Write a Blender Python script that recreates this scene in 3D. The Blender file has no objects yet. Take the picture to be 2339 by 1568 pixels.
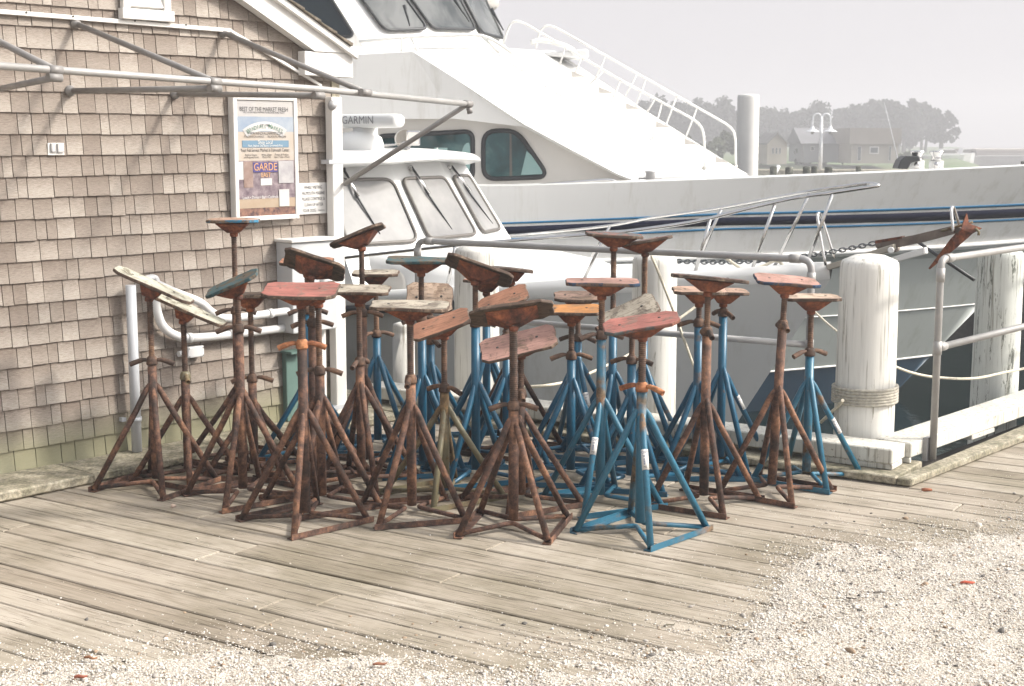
import bpy, math, random
import numpy as np
from mathutils import Vector, Matrix, noise as mnoise

random.seed(7); rng = np.random.default_rng(11)
scene = bpy.context.scene
COL = scene.collection
V = Vector
# ---------------------------------------------------------------- camera numbers
FPX, CX, CY = 3248.6, 1169.5, 784.0          # lens in units of the 2339 px wide view of the photo
TH = math.atan(.145); CT, ST = math.cos(TH), math.sin(TH)
H = 1.7                                       # eye height above the deck
def ray(x, y):
    d = CY - y
    return V((x - CX, FPX*CT + d*ST, d*CT - FPX*ST))
CAM = V((0, 0, H))
def G(x, y, z=0.0):                           # where the sight line meets a level plane
    r = ray(x, y); return CAM + r*((z - H)/r.z)
def P(x, y, Y):                               # where it meets distance Y
    r = ray(x, y); return CAM + r*(Y/r.y)
U = V((.834, -.551, 0)).normalized()          # along the planks
NU = V((-U.y, U.x, 0))                        # towards the water
VW = V((.6646, .7472, 0)).normalized()        # along the shed wall
NW = V((VW.y, -VW.x, 0))                      # out of the shed wall
A0 = V((-2.53, 6.87, 0))                      # a point at the foot of the wall
Z = V((0, 0, 1))
def W(x, y, off=0.0):                         # where it meets the shed wall (off metres proud)
    r = ray(x, y); t = ((A0 + NW*off - CAM).dot(NW))/r.dot(NW); return CAM + r*t
def wl(p): return (p - A0).dot(VW)
def WP(a, z, off=0.0): return A0 + VW*a + NW*off + Z*z

# ---------------------------------------------------------------- object helpers
def link(o, parent=None):
    COL.objects.link(o)
    if parent is not None: o.parent = parent
    return o
def tag(o, label=None, cat=None, group=None, kind=None):
    if label: o['label'] = label
    if cat: o['category'] = cat
    if group: o['group'] = group
    if kind: o['kind'] = kind
    return o
def thing(name, loc, label, cat, group=None):
    o = bpy.data.objects.new(name, None); o.empty_display_size = .1
    o.location = loc; link(o); return tag(o, label, cat, group)
def origin_of(parent):
    p = V((0, 0, 0))
    while parent is not None: p = p + V(parent.location); parent = parent.parent
    return p
def basis(t):
    t = t.normalized(); a = V((0, 0, 1)) if abs(t.z) < .9 else V((1, 0, 0))
    n = t.cross(a).normalized(); return n, t.cross(n).normalized()
class MB:
    def __init__(s): s.v = []; s.f = []; s.m = []; s.sm = []
    def add(s, vs, fs, mi=0, smooth=False):
        o = len(s.v); s.v += [V(p) for p in vs]
        for f in fs: s.f.append([i+o for i in f]); s.m.append(mi); s.sm.append(smooth)
        return s
    def hexa(s, p, mi=0):                     # 4 bottom points then 4 top points
        return s.add(p, [(3,2,1,0),(4,5,6,7),(0,1,5,4),(1,2,6,5),(2,3,7,6),(3,0,4,7)], mi)
    def box(s, c, ex, ey, ez, mi=0):          # centre and three half-extent vectors
        c = V(c)
        if ex.cross(ey).dot(ez) < 0: ex = -ex
        return s.hexa([c-ex-ey-ez, c+ex-ey-ez, c+ex+ey-ez, c-ex+ey-ez, c-ex-ey+ez, c+ex-ey+ez, c+ex+ey+ez, c-ex+ey+ez], mi)
    def bx(s, c, sx, sy, sz, rz=0, mi=0):
        a = V((math.cos(rz), math.sin(rz), 0)); b = V((-math.sin(rz), math.cos(rz), 0))
        return s.box(c, a*sx/2, b*sy/2, Z*sz/2, mi)
    def tube(s, pts, r, seg=10, mi=0, closed=False, caps=True, smooth=True):
        pts = [V(p) for p in pts]; n = len(pts)
        rs = r if isinstance(r, (list, tuple)) else [r]*n
        vs = []; prev = None
        for i in range(n):
            if closed: t = pts[(i+1) % n] - pts[i-1]
            elif i == 0: t = pts[1]-pts[0]
            elif i == n-1: t = pts[-1]-pts[-2]
            else: t = (pts[i+1]-pts[i]).normalized() + (pts[i]-pts[i-1]).normalized()
            t = t.normalized() if t.length > 1e-9 else Z
            if prev is None: a, b = basis(t)
            else:
                a = prev - t*prev.dot(t)
                a = a.normalized() if a.length > 1e-6 else basis(t)[0]
                b = t.cross(a)
            prev = a
            for k in range(seg):
                an = 2*math.pi*k/seg; vs.append(pts[i] + (a*math.cos(an) + b*math.sin(an))*rs[i])
        fs = []
        for i in range(n if closed else n-1):
            j = (i+1) % n
            for k in range(seg):
                k2 = (k+1) % seg; fs.append((i*seg+k, i*seg+k2, j*seg+k2, j*seg+k))
        s.add(vs, fs, mi, smooth)
        if caps and not closed:
            o = len(s.v)-len(vs)
            s.f.append([o+k for k in range(seg)][::-1]); s.m.append(mi); s.sm.append(False)
            s.f.append([o+(n-1)*seg+k for k in range(seg)]); s.m.append(mi); s.sm.append(False)
        return s
    def lathe(s, prof, c, axis=Z, seg=24, mi=0, smooth=True):   # prof: (radius, height)
        c = V(c); axis = V(axis).normalized(); a, b = basis(axis); vs = []
        for (r, h) in prof:
            for k in range(seg):
                an = 2*math.pi*k/seg; vs.append(c + axis*h + (a*math.cos(an)+b*math.sin(an))*max(r, 1e-5))
        fs = []
        for i in range(len(prof)-1):
            for k in range(seg):
                k2 = (k+1) % seg; fs.append((i*seg+k, i*seg+k2, (i+1)*seg+k2, (i+1)*seg+k))
        return s.add(vs, fs, mi, smooth)
    def prism(s, pts, d, mi=0):               # polygon extruded by vector d
        pts = [V(p) for p in pts]; n = len(pts)
        return s.add(pts + [p+d for p in pts], [tuple(range(n))[::-1], tuple(range(n, 2*n))] + [(i, (i+1) % n, (i+1) % n+n, i+n) for i in range(n)], mi)
    def grid(s, rows, mi=0, smooth=True, closed=False):
        n = len(rows[0]); vs = [p for r in rows for p in r]; fs = []
        for i in range(len(rows)-1):
            for k in range(n if closed else n-1):
                k2 = (k+1) % n; fs.append((i*n+k, i*n+k2, (i+1)*n+k2, (i+1)*n+k))
        return s.add(vs, fs, mi, smooth)
    def build(s, name, mats, parent=None, bevel=0, recalc=True, seg=1):
        me = bpy.data.meshes.new(name); o0 = origin_of(parent)
        me.from_pydata([tuple(p-o0) for p in s.v], [], s.f)
        if not isinstance(mats, (list, tuple)): mats = [mats]
        for m in mats: me.materials.append(m)
        me.polygons.foreach_set('material_index', s.m); me.polygons.foreach_set('use_smooth', s.sm)
        if recalc:
            import bmesh
            bm = bmesh.new(); bm.from_mesh(me); bmesh.ops.recalc_face_normals(bm, faces=bm.faces); bm.to_mesh(me); bm.free()
        me.update()
        ob = link(bpy.data.objects.new(name, me), parent)
        if bevel:
            md = ob.modifiers.new('bevel', 'BEVEL'); md.width = bevel; md.segments = seg; md.limit_method = 'ANGLE'; md.angle_limit = .7
        return ob
def arc(p0, p1, p2, n=6):                     # quadratic bend
    return [p0*(1-t)**2 + p1*2*t*(1-t) + p2*t*t for t in [i/n for i in range(n+1)]]
def bend(pts, r, n=5, closed=False):          # polyline with rounded corners
    pts = [V(p) for p in pts]; out = []; N = len(pts)
    for i, p in enumerate(pts):
        if not closed and i in (0, N-1): out.append(p); continue
        a = pts[i-1]-p; b = pts[(i+1) % N]-p
        ra = min(r, a.length*.48); rb = min(r, b.length*.48)
        out += arc(p+a.normalized()*ra, p, p+b.normalized()*rb, n)
    return out
def spline(pts, n=8):                         # Catmull-Rom
    pts = [V(p) for p in pts]; q = [pts[0]*2-pts[1]] + pts + [pts[-1]*2-pts[-2]]; out = []
    for i in range(1, len(q)-2):
        for k in range(n):
            t = k/n; a, b, c, d = q[i-1], q[i], q[i+1], q[i+2]
            out.append(.5*((2*b)+(c-a)*t+(2*a-5*b+4*c-d)*t*t+(3*b-a-3*c+d)*t**3))
    out.append(pts[-1]); return out
def text(body, size, c, right, up, mat, parent, name='lettering', squash=1.0, depth=0.0, bold=0.0, align='CENTER'):
    cu = bpy.data.curves.new('t', 'FONT'); cu.body = body; cu.size = size; cu.align_x = align; cu.align_y = 'CENTER'; cu.extrude = depth; cu.offset = bold
    cu.resolution_u = 3
    to = bpy.data.objects.new('t', cu); COL.objects.link(to)
    dg = bpy.context.evaluated_depsgraph_get(); me = bpy.data.meshes.new_from_object(to.evaluated_get(dg))
    bpy.data.objects.remove(to); me.name = name
    right = right.normalized(); up = up.normalized(); nn = right.cross(up); o0 = origin_of(parent)
    for v in me.vertices:
        p = v.co; v.co = V(c) + right*p.x*squash + up*p.y + nn*p.z - o0
    me.materials.clear(); me.materials.append(mat); 
    return link(bpy.data.objects.new(name, me), parent)

# ---------------------------------------------------------------- materials
def new_mat(name):
    m = bpy.data.materials.new(name); m.use_nodes = True; nt = m.node_tree
    return m, nt, nt.nodes['Principled BSDF']
def N(nt, t, **k):
    n = nt.nodes.new(t)
    for a, b in k.items(): setattr(n, a, b)
    return n
def ramp(nt, src, stops):
    r = N(nt, 'ShaderNodeValToRGB'); e = r.color_ramp.elements
    while len(e) < len(stops): e.new(.5)
    for i, (p, c) in enumerate(stops): e[i].position = p; e[i].color = (*c, 1) if len(c) == 3 else c
    nt.links.new(src, r.inputs[0]); return r
def noise(nt, co, scale, detail=4, rough=.6, dist=0):
    n = N(nt, 'ShaderNodeTexNoise'); n.inputs['Scale'].default_value = scale; n.inputs['Detail'].default_value = detail
    n.inputs['Roughness'].default_value = rough; n.inputs['Distortion'].default_value = dist
    if co is not None: nt.links.new(co, n.inputs['Vector'])
    return n
def mixc(nt, fac, a, b, mode='MIX'):
    m = N(nt, 'ShaderNodeMix', data_type='RGBA', blend_type=mode)
    for s, v in ((m.inputs[0], fac), (m.inputs[6], a), (m.inputs[7], b)):
        if isinstance(v, (int, float)): s.default_value = v
        elif isinstance(v, tuple): s.default_value = (*v, 1) if len(v) == 3 else v
        else: nt.links.new(v, s)
    return m.outputs[2]
def bump(nt, b, h, strength=.3, dist=.002):
    n = N(nt, 'ShaderNodeBump'); n.inputs['Strength'].default_value = strength; n.inputs['Distance'].default_value = dist
    nt.links.new(h, n.inputs['Height']); nt.links.new(n.outputs[0], b.inputs['Normal'])
def coords(nt, scale=(1, 1, 1), rot=(0, 0, 0), rand=True):
    t = N(nt, 'ShaderNodeTexCoord'); m = N(nt, 'ShaderNodeMapping'); m.inputs['Scale'].default_value = scale; m.inputs['Rotation'].default_value = rot
    nt.links.new(t.outputs['Object'], m.inputs[0])
    if not rand: return m.outputs[0]
    oi = N(nt, 'ShaderNodeObjectInfo'); mu = N(nt, 'ShaderNodeMath', operation='MULTIPLY'); mu.inputs[1].default_value = 37.0
    nt.links.new(oi.outputs['Random'], mu.inputs[0]); ad = N(nt, 'ShaderNodeVectorMath', operation='ADD')
    nt.links.new(m.outputs[0], ad.inputs[0]); nt.links.new(mu.outputs[0], ad.inputs[1]); return ad.outputs[0]
def plain(name, col, rough=.5, metal=0, var=.12, scale=6, bmp=0, spec=None):
    m, nt, b = new_mat(name); co = coords(nt); n = noise(nt, co, scale, 5)
    lo = tuple(c*(1-var) for c in col); hi = tuple(min(1, c*(1+var)) for c in col)
    r = ramp(nt, n.outputs[0], [(.3, lo), (.7, hi)]); nt.links.new(r.outputs[0], b.inputs['Base Color'])
    b.inputs['Roughness'].default_value = rough; b.inputs['Metallic'].default_value = metal
    if spec is not None: b.inputs['Specular IOR Level'].default_value = spec
    if bmp: bump(nt, b, noise(nt, co, scale*8, 5).outputs[0], bmp, .003)
    return m
def rusty(name, a, b_, c, paint=None, amount=.5):
    m, nt, b = new_mat(name); co = coords(nt)
    n1 = noise(nt, co, 7, 7, .75); n2 = noise(nt, co, 45, 5, .75); n3 = noise(nt, co, 3.2, 5, .65)
    r = ramp(nt, n1.outputs[0], [(.38, a), (.5, b_), (.62, c)])
    fine = ramp(nt, n2.outputs[0], [(.32, (.45,)*3), (.5, (1,)*3), (.68, (1.6,)*3)])
    colr = mixc(nt, 1.0, r.outputs[0], fine.outputs[0], 'MULTIPLY')
    if paint:
        pr = ramp(nt, n3.outputs[0], [(amount-.04, (0, 0, 0)), (amount+.05, (1, 1, 1))])
        chips = ramp(nt, n1.outputs[0], [(.62, (0, 0, 0)), (.68, (1, 1, 1))])
        fac = mixc(nt, 1.0, pr.outputs[0], chips.outputs[0], 'LIGHTEN')
        pv = ramp(nt, n2.outputs[0], [(.3, tuple(x*.85 for x in paint)), (.7, tuple(x*1.15 for x in paint))])
        colr = mixc(nt, fac, pv.outputs[0], colr)
        rr = ramp(nt, fac, [(0, (.38,)*3), (1, (.85,)*3)]); nt.links.new(rr.outputs[0], b.inputs['Roughness'])
    else: b.inputs['Roughness'].default_value = .8
    nt.links.new(colr, b.inputs['Base Color']); bump(nt, b, n2.outputs[0], .35, .002); return m
RUST = rusty('rust', (.030, .019, .015), (.096, .049, .034), (.23, .115, .065))
RUST_DK = rusty('rust_dark', (.03, .02, .016), (.075, .038, .026), (.14, .07, .04))
SCREW = rusty('rusty_screw', (.035, .023, .017), (.085, .048, .033), (.17, .095, .055))
RUST_OR = rusty('orange_rust', (.16, .055, .025), (.3, .115, .05), (.4, .18, .08))
RUST_BR = rusty('bracket_rust', (.045, .02, .014), (.15, .045, .022), (.27, .09, .035))
OLIVE = rusty('olive_rust', (.08, .05, .028), (.15, .10, .05), (.2, .12, .05), (.17, .15, .09), .53)
BLUE = rusty('blue_paint', (.03, .06, .08), (.10, .07, .05), (.2, .10, .05), (.012, .092, .165), .69)
BLUE_W = rusty('worn_blue_paint', (.06, .07, .06), (.15, .10, .06), (.22, .12, .06), (.022, .12, .19), .60)
TEAL = rusty('teal_paint', (.05, .04, .03), (.10, .06, .04), (.16, .09, .05), (.025, .10, .15), .6)
def pad_mat(name, top, under, wear=.5, grain=.35):
    m, nt, b = new_mat(name); co = coords(nt, (1, 1, 1)); cs = coords(nt, (3, 40, 3))
    n1 = noise(nt, co, 11, 9, .78, .6); g = noise(nt, cs, 4, 7, .7); n3 = noise(nt, co, 5, 6, .6)
    tv = ramp(nt, n3.outputs[0], [(.36, tuple(x*.62 for x in top)), (.64, tuple(min(1, x*1.15) for x in top))])
    w = ramp(nt, n1.outputs[0], [(wear-.03, (0, 0, 0)), (wear+.03, (1, 1, 1))])
    uv = ramp(nt, g.outputs[0], [(.35, tuple(x*.55 for x in under)), (.65, under)])
    c = mixc(nt, w.outputs[0], tv.outputs[0], uv.outputs[0])
    cr = ramp(nt, g.outputs[0], [(.36, (1-grain*1.6,)*3), (.47, (1, 1, 1)), (.62, (1.12,)*3)])
    c = mixc(nt, 1.0, c, cr.outputs[0], 'MULTIPLY')
    nt.links.new(c, b.inputs['Base Color']); b.inputs['Roughness'].default_value = .8
    bump(nt, b, g.outputs[0], .5, .003); return m
WOODC = (.30, .24, .17)
PADS = {
 'pink':   pad_mat('pink_pad', (.38, .215, .175), (.24, .15, .11), .56),
 'red':    pad_mat('red_pad', (.34, .125, .10), (.24, .14, .11), .55),
 'orange': pad_mat('orange_pad', (.38, .18, .11), (.24, .14, .09), .57),
 'amber':  pad_mat('amber_pad', (.40, .175, .05), (.28, .15, .07), .54),
 'tan':    pad_mat('tan_pad', (.45, .34, .26), (.30, .21, .15), .54),
 'grey':   pad_mat('grey_pad', (.38, .335, .27), (.22, .18, .14), .53),
 'pale':   pad_mat('pale_pad', (.40, .39, .32), (.20, .18, .13), .54),
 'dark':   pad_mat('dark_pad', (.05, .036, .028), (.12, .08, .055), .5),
 'teal':   pad_mat('teal_pad', (.035, .10, .115), (.12, .09, .06), .50),
 'mixed':  pad_mat('multicolour_pad', (.22, .085, .06), (.10, .12, .12), .5),
 'peach':  pad_mat('peach_pad', (.45, .29, .215), (.29, .20, .14), .53),
}
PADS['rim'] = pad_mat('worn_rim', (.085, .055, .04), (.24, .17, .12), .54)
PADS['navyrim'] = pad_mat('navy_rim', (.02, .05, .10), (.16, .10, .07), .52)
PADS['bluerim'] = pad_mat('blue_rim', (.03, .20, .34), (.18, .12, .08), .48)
def flaky(name, col, under, wear=.66, zs=1.0, rough=.6):
    m, nt, b = new_mat(name); co = coords(nt, (1, 1, zs), rand=True)
    n1 = noise(nt, co, 26, 8, .8, .4); n2 = noise(nt, co, 4, 6, .65)
    base = ramp(nt, n2.outputs[0], [(.34, tuple(c*.74 for c in col)), (.6, col)])
    cr = ramp(nt, n1.outputs[0], [(wear, (0, 0, 0)), (wear+.035, (1, 1, 1))])
    c = mixc(nt, cr.outputs[0], base.outputs[0], under)
    if zs < 1:
        gr = noise(nt, coords(nt, (34, 34, 1.3)), 1.5, 5, .6); gm = ramp(nt, gr.outputs[0], [(.34, (.50, .48, .44)), (.43, (.96,)*3), (.6, (1.04,)*3)]); c = mixc(nt, 1.0, c, gm.outputs[0], 'MULTIPLY')
    nt.links.new(c, b.inputs['Base Color']); b.inputs['Roughness'].default_value = rough
    bump(nt, b, n1.outputs[0], .25, .003); return m
PILE = flaky('painted_piling', (.74, .725, .68), (.30, .28, .23), .60, .07)
PILE_G = flaky('flaking_piling', (.66, .68, .64), (.13, .14, .12), .55, .14)
CURB = flaky('painted_curb', (.62, .60, .54), (.17, .15, .12), .585, .5)
GALV = plain('galvanised_pipe', (.33, .325, .325), .5, .15, .12, 8, .1)
GALV_L = plain('pale_galvanised_pipe', (.34, .33, .32), .5, .2, .12, 8, .1)
AWN = plain('awning_pipe', (.24, .23, .222), .55, .2, .15, 7, .1)
TRIM = plain('white_trim', (.68, .665, .64), .55, 0, .05, 3, .1)
PVC = plain('white_pvc', (.66, .66, .66), .4, 0, .05, 4)
PVC_G = plain('grey_pvc', (.46, .475, .50), .42, 0, .06, 4)
GREYBOX = plain('grey_enamel', (.50, .51, .52), .4, 0, .07, 4)
GEL = plain('white_gelcoat', (.69, .69, .68), .28, 0, .02, 1.5)
GEL_W = plain('warm_gelcoat', (.60, .575, .54), .32, 0, .05, 1.5)
CHROME = plain('stainless', (.62, .61, .60), .16, 1.0, .06, 6)
BLACK = plain('black_rubber', (.02, .022, .025), .45, 0, .2, 8)
SCREWHEAD = plain('dark_metal', (.06, .055, .05), .6, .5, .2, 20)
ROPE_M = plain('cream_rope', (.62, .57, .46), .9, 0, .2, 60, .5)
SIGNW = plain('sign_white', (.62, .61, .59), .4, 0, .03, 6)
INK = plain('dark_ink', (.02, .02, .024), .6, 0, .1, 6)

def gelcoat(name, col, rough=.3):
    m, nt, b = new_mat(name); n = noise(nt, coords(nt), 1.2, 5, .6); g = noise(nt, coords(nt, (5, 5, .35)), 1.0, 7, .7)
    r = ramp(nt, n.outputs[0], [(.3, tuple(x*.95 for x in col)), (.7, col)]); k = ramp(nt, g.outputs[0], [(.34, (.86, .85, .82)), (.48, (1, 1, 1))])
    nt.links.new(mixc(nt, 1.0, r.outputs[0], k.outputs[0], 'MULTIPLY'), b.inputs['Base Color'])
    rr = ramp(nt, g.outputs[0], [(.3, (rough+.2,)*3), (.5, (rough,)*3)]); nt.links.new(rr.outputs[0], b.inputs['Roughness']); return m
# ---------------------------------------------------------------- camera, light, air
cam = bpy.data.cameras.new('camera'); cam.lens = 50; cam.sensor_width = 36; cam.clip_start = .1; cam.clip_end = 3000
cam.dof.use_dof = True; cam.dof.focus_distance = 6.6; cam.dof.aperture_fstop = 10
co_ = link(bpy.data.objects.new('camera', cam)); co_.location = CAM; co_.rotation_euler = (math.pi/2 - TH, 0, 0); scene.camera = co_
SUN = V((.763, -.083, .60)).normalized()
sl = bpy.data.lights.new('sun', 'SUN'); sl.energy = 3.7; sl.angle = math.radians(4.6); sl.color = (1, .93, .83)
so = link(bpy.data.objects.new('sun', sl)); so.rotation_euler = SUN.to_track_quat('Z', 'Y').to_euler(); so.location = (5, -3, 8)
w = bpy.data.worlds.new('World'); scene.world = w; w.use_nodes = True; nt = w.node_tree; bg = nt.nodes['Background']
sky = N(nt, 'ShaderNodeTexSky', sky_type='NISHITA'); sky.sun_disc = False; sky.sun_elevation = math.asin(SUN.z); sky.sun_rotation = math.atan2(SUN.x, SUN.y)
sky.air_density = 1.6; sky.dust_density = 7; sky.ozone_density = 2.2; sky.altitude = 0
hs = N(nt, 'ShaderNodeHueSaturation'); hs.inputs['Saturation'].default_value = .25; hs.inputs['Value'].default_value = 1.7
nt.links.new(sky.outputs[0], hs.inputs['Color'])
tcw = N(nt, 'ShaderNodeTexCoord'); sw = N(nt, 'ShaderNodeSeparateXYZ'); nt.links.new(tcw.outputs['Generated'], sw.inputs[0])
bank = ramp(nt, sw.outputs[2], [(0.0, (.96,)*3), (.13, (.93,)*3), (.36, (.25,)*3), (.6, (0, 0, 0))])      # bank of pale sea fog low over the harbour
nt.links.new(mixc(nt, bank.outputs[0], hs.outputs[0], (4.95, 4.8, 4.95)), bg.inputs[0]); bg.inputs[1].default_value = .15
scene.view_settings.view_transform = 'Standard'; scene.view_settings.look = 'None'; scene.view_settings.gamma = 1
scene.view_settings.exposure = 0.16
scene.cycles.max_bounces = 6; scene.cycles.volume_bounces = 0; scene.cycles.transparent_max_bounces = 12
hz = MB().box((0, 150, 5.7), V((260, 0, 0)), V((0, 330, 0)), V((0, 0, 8.3)))
m = bpy.data.materials.new('sea_fog'); m.use_nodes = True; nt = m.node_tree; nt.nodes.remove(nt.nodes['Principled BSDF'])
pv = N(nt, 'ShaderNodeVolumePrincipled'); pv.inputs['Density'].default_value = .0036; pv.inputs['Color'].default_value = (.86, .86, .89, 1); pv.inputs['Anisotropy'].default_value = .1
nt.links.new(pv.outputs[0], nt.nodes['Material Output'].inputs['Volume'])
tag(hz.build('haze', m), kind='stuff')

# ---------------------------------------------------------------- water
m, nt, b = new_mat('harbour_water'); co = coords(nt, (1, 1, 1), rand=False)
b.inputs['Base Color'].default_value = (.003, .012, .012, 1); b.inputs['Roughness'].default_value = .06; b.inputs['IOR'].default_value = 1.33
n1 = noise(nt, co, 3.0, 4, .55, .3); n2 = noise(nt, co, 14, 2, .5)
ad = N(nt, 'ShaderNodeMath', operation='ADD'); nt.links.new(n1.outputs[0], ad.inputs[0]); 
mu = N(nt, 'ShaderNodeMath', operation='MULTIPLY'); mu.inputs[1].default_value = .25; nt.links.new(n2.outputs[0], mu.inputs[0]); nt.links.new(mu.outputs[0], ad.inputs[1])
bump(nt, b, ad.outputs[0], .35, .03)
WZ = -1.5
tag(MB().add([(-240, 5, WZ), (240, 5, WZ), (240, 460, WZ), (-240, 460, WZ)], [(0, 1, 2, 3)]).build('water', m), kind='structure')

# ---------------------------------------------------------------- deck planks
K0 = G(2037, 1076, .045); K0.z = 0            # deck-side corner of the white kerb timber
m, nt, b = new_mat('weathered_planks')
tc = N(nt, 'ShaderNodeTexCoord'); mp = N(nt, 'ShaderNodeMapping', vector_type='TEXTURE')
mp.inputs['Rotation'].default_value = (0, 0, math.atan2(U.y, U.x)); nt.links.new(tc.outputs['Object'], mp.inputs[0])
at = N(nt, 'ShaderNodeAttribute', attribute_name='plank')
sh = N(nt, 'ShaderNodeVectorMath', operation='MULTIPLY'); sh.inputs[1].default_value = (50, 31, 17); nt.links.new(at.outputs['Color'], sh.inputs[0])
ad = N(nt, 'ShaderNodeVectorMath', operation='ADD'); nt.links.new(mp.outputs[0], ad.inputs[0]); nt.links.new(sh.outputs[0], ad.inputs[1])
def sc_(v, s):
    q = N(nt, 'ShaderNodeVectorMath', operation='MULTIPLY'); q.inputs[1].default_value = s; nt.links.new(v, q.inputs[0]); return q.outputs[0]
g1 = noise(nt, sc_(ad.outputs[0], (1.1, 26, 1)), 2.2, 8, .65, .35); g2 = noise(nt, sc_(ad.outputs[0], (2.5, 90, 1)), 2.0, 4, .6)
big = noise(nt, mp.outputs[0], 1.0, 6, .65)
base = ramp(nt, at.outputs['Fac'], [(0, (.25, .21, .163)), (.5, (.34, .297, .243)), (1, (.455, .41, .35))])
gr = ramp(nt, g1.outputs[0], [(.33, (.62, .59, .54)), (.46, (.95,)*3), (.68, (1.10,)*3)])
c = mixc(nt, 1, base.outputs[0], gr.outputs[0], 'MULTIPLY')
ck = ramp(nt, g2.outputs[0], [(.36, (.22, .20, .17)), (.43, (1, 1, 1))]); ckm = noise(nt, sc_(ad.outputs[0], (.8, 5, 1)), 2, 3)
ckf = ramp(nt, ckm.outputs[0], [(.42, (0,)*3), (.54, (1,)*3)])
ck2 = mixc(nt, ckf.outputs[0], (1.0, 1.0, 1.0), ck.outputs[0]); c = mixc(nt, 1, c, ck2, 'MULTIPLY')
st = ramp(nt, big.outputs[0], [(.40, (.68, .67, .60)), (.58, (1.1, 1.1, 1.1))]); c = mixc(nt, 1, c, st.outputs[0], 'MULTIPLY')
nt.links.new(c, b.inputs['Base Color']); b.inputs['Roughness'].default_value = .85
hh = mixc(nt, 1, g1.outputs[0], ck2, 'MULTIPLY'); bump(nt, b, hh, .55, .006)
PLANK = m
me_v = []; me_f = []; me_c = []
def plank(q0, q1, s0, s1, z, tint, cutB=False):
    def pt(q, s): return NU*q + U*s + Z*z
    p = [pt(q0, s0), pt(q0, s1), pt(q1, s1), pt(q1, s0)]
    if cutB:                                    # cut square to the second edge of the deck
        for i, q in ((0, q0), (3, q1)):
            t = (K0 - NU*q); # start where the plank meets the line through K0 along VW, offset onto the deck
            a = U.dot(NW); s = ((K0 + NW*.05 - NU*q).dot(NW))/a; p[i] = pt(q, max(s0, s))
    o = len(me_v); e = .004
    inn = [p[0]+(U+NU)*e, p[1]+(-U+NU)*e, p[2]-(U+NU)*e, p[3]+(U-NU)*e]
    me_v.extend([tuple(x) for x in inn] + [tuple(x-Z*e) for x in p] + [tuple(x-Z*.045) for x in p])
    fs = [(o, o+1, o+2, o+3)]
    for i in range(4):
        j = (i+1) % 4; fs += [(o+4+i, o+4+j, o+j, o+i), (o+8+i, o+8+j, o+4+j, o+4+i)]
    me_f.extend(fs); me_c.extend([tint]*36)
qK = K0.dot(NU); pitch = .1545; k = 0; q = qK + .03
while q > .9:
    s = -6 + random.uniform(-1.5, 0)
    while s < 6.5:
        L = random.choice([1.2, 1.8, 2.4, 3.0, 3.6]); tn = random.random()
        plank(q-pitch+.011, q, s, s+L-.006, random.uniform(-.0025, .0015), (tn, random.random(), random.random(), 1)); s += L
    q -= pitch
q = qK + .03 + pitch
while q < qK + 6:
    s = K0.dot(U) - 1.0
    while s < 8:
        L = random.choice([1.8, 2.4, 3.0, 3.6]); plank(q-pitch+.011, q, s, s+L-.006, random.uniform(-.0025, .0015), (random.random(), random.random(), random.random(), 1), s < K0.dot(U)+1.6) if (s+L) > ((K0+NW*.05-NU*q).dot(NW))/U.dot(NW)+.25 else None; s += L
    q += pitch
me = bpy.data.meshes.new('deck'); me.from_pydata(me_v, [], me_f); me.materials.append(PLANK)
ca = me.color_attributes.new('plank', 'FLOAT_COLOR', 'CORNER'); ca.data.foreach_set('color', np.array(me_c, dtype=np.float32).ravel())
me.update(); tag(link(bpy.data.objects.new('deck', me)), kind='structure')
# joists and dark underside below the planks
und = plain('dark_timber', (.035, .03, .025), .9, 0, .3, 3)
lA = 8.0
mb = MB(); Ku = K0 + NU*.25 - NW*.15; a = Ku - U*9; bq = Ku + VW*8
mb.hexa([Ku-NU*.0-Z*.30, a-Z*.30, a-NU*8-Z*.30, Ku-NU*8-Z*.30, Ku-Z*.06, a-Z*.06, a-NU*8-Z*.06, Ku-NU*8-Z*.06])
mb.hexa([Ku-NU*8-Z*.301, Ku-Z*.301, bq-Z*.301, bq+U*7-NU*8-Z*.301, Ku-NU*8-Z*.061, Ku-Z*.061, bq-Z*.061, bq+U*7-NU*8-Z*.061])
tag(mb.build('wharf_underside', und), kind='structure')

# ---------------------------------------------------------------- timber pads along the edges
PADW = rusty('mossy_timber', (.14, .13, .085), (.25, .225, .165), (.36, .325, .25))
def strip(a, b, wv, z0, z1):                    # bar from a to b, wv is the width vector
    return [a+Z*z0, b+Z*z0, b+wv+Z*z0, a+wv+Z*z0, a+Z*z1, b+Z*z1, b+wv+Z*z1, a+wv+Z*z1]
mb = MB(); cor = K0 - NU*.12 + U*.06
mb.hexa(strip(cor - U*2.2, cor, NU*.42, .005, .045)); mb.hexa(strip(cor - U*5.2, cor-U*2.204, NU*.42, .005, .043))
tag(mb.build('edge_timber', PADW, bevel=.006), 'grey mossy timber pad lying along the deck edge under the white kerb behind the stands', 'timber')
mb = MB(); c2 = cor + U*.003
mb.hexa([c2+Z*.005, c2+NW*.07+VW*.02+Z*.005, c2+NW*.07+VW*7+Z*.005, c2-NW*.2+VW*7+Z*.005, c2+Z*.043, c2+NW*.07+VW*.02+Z*.043, c2+NW*.07+VW*7+Z*.043, c2-NW*.2+VW*7+Z*.043])
tag(mb.build('edge_timber', PADW, bevel=.006), 'dark damp timber pad running away to the right beside the white kerb', 'timber')
mb = MB(); p0 = A0 - VW*1.8
mb.hexa(strip(p0 + NW*.0, p0 + VW*2.1, NW*.36, .005, .052)); mb.hexa(strip(p0 + VW*2.104, p0+VW*4.2, NW*.34, .005, .049))
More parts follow.
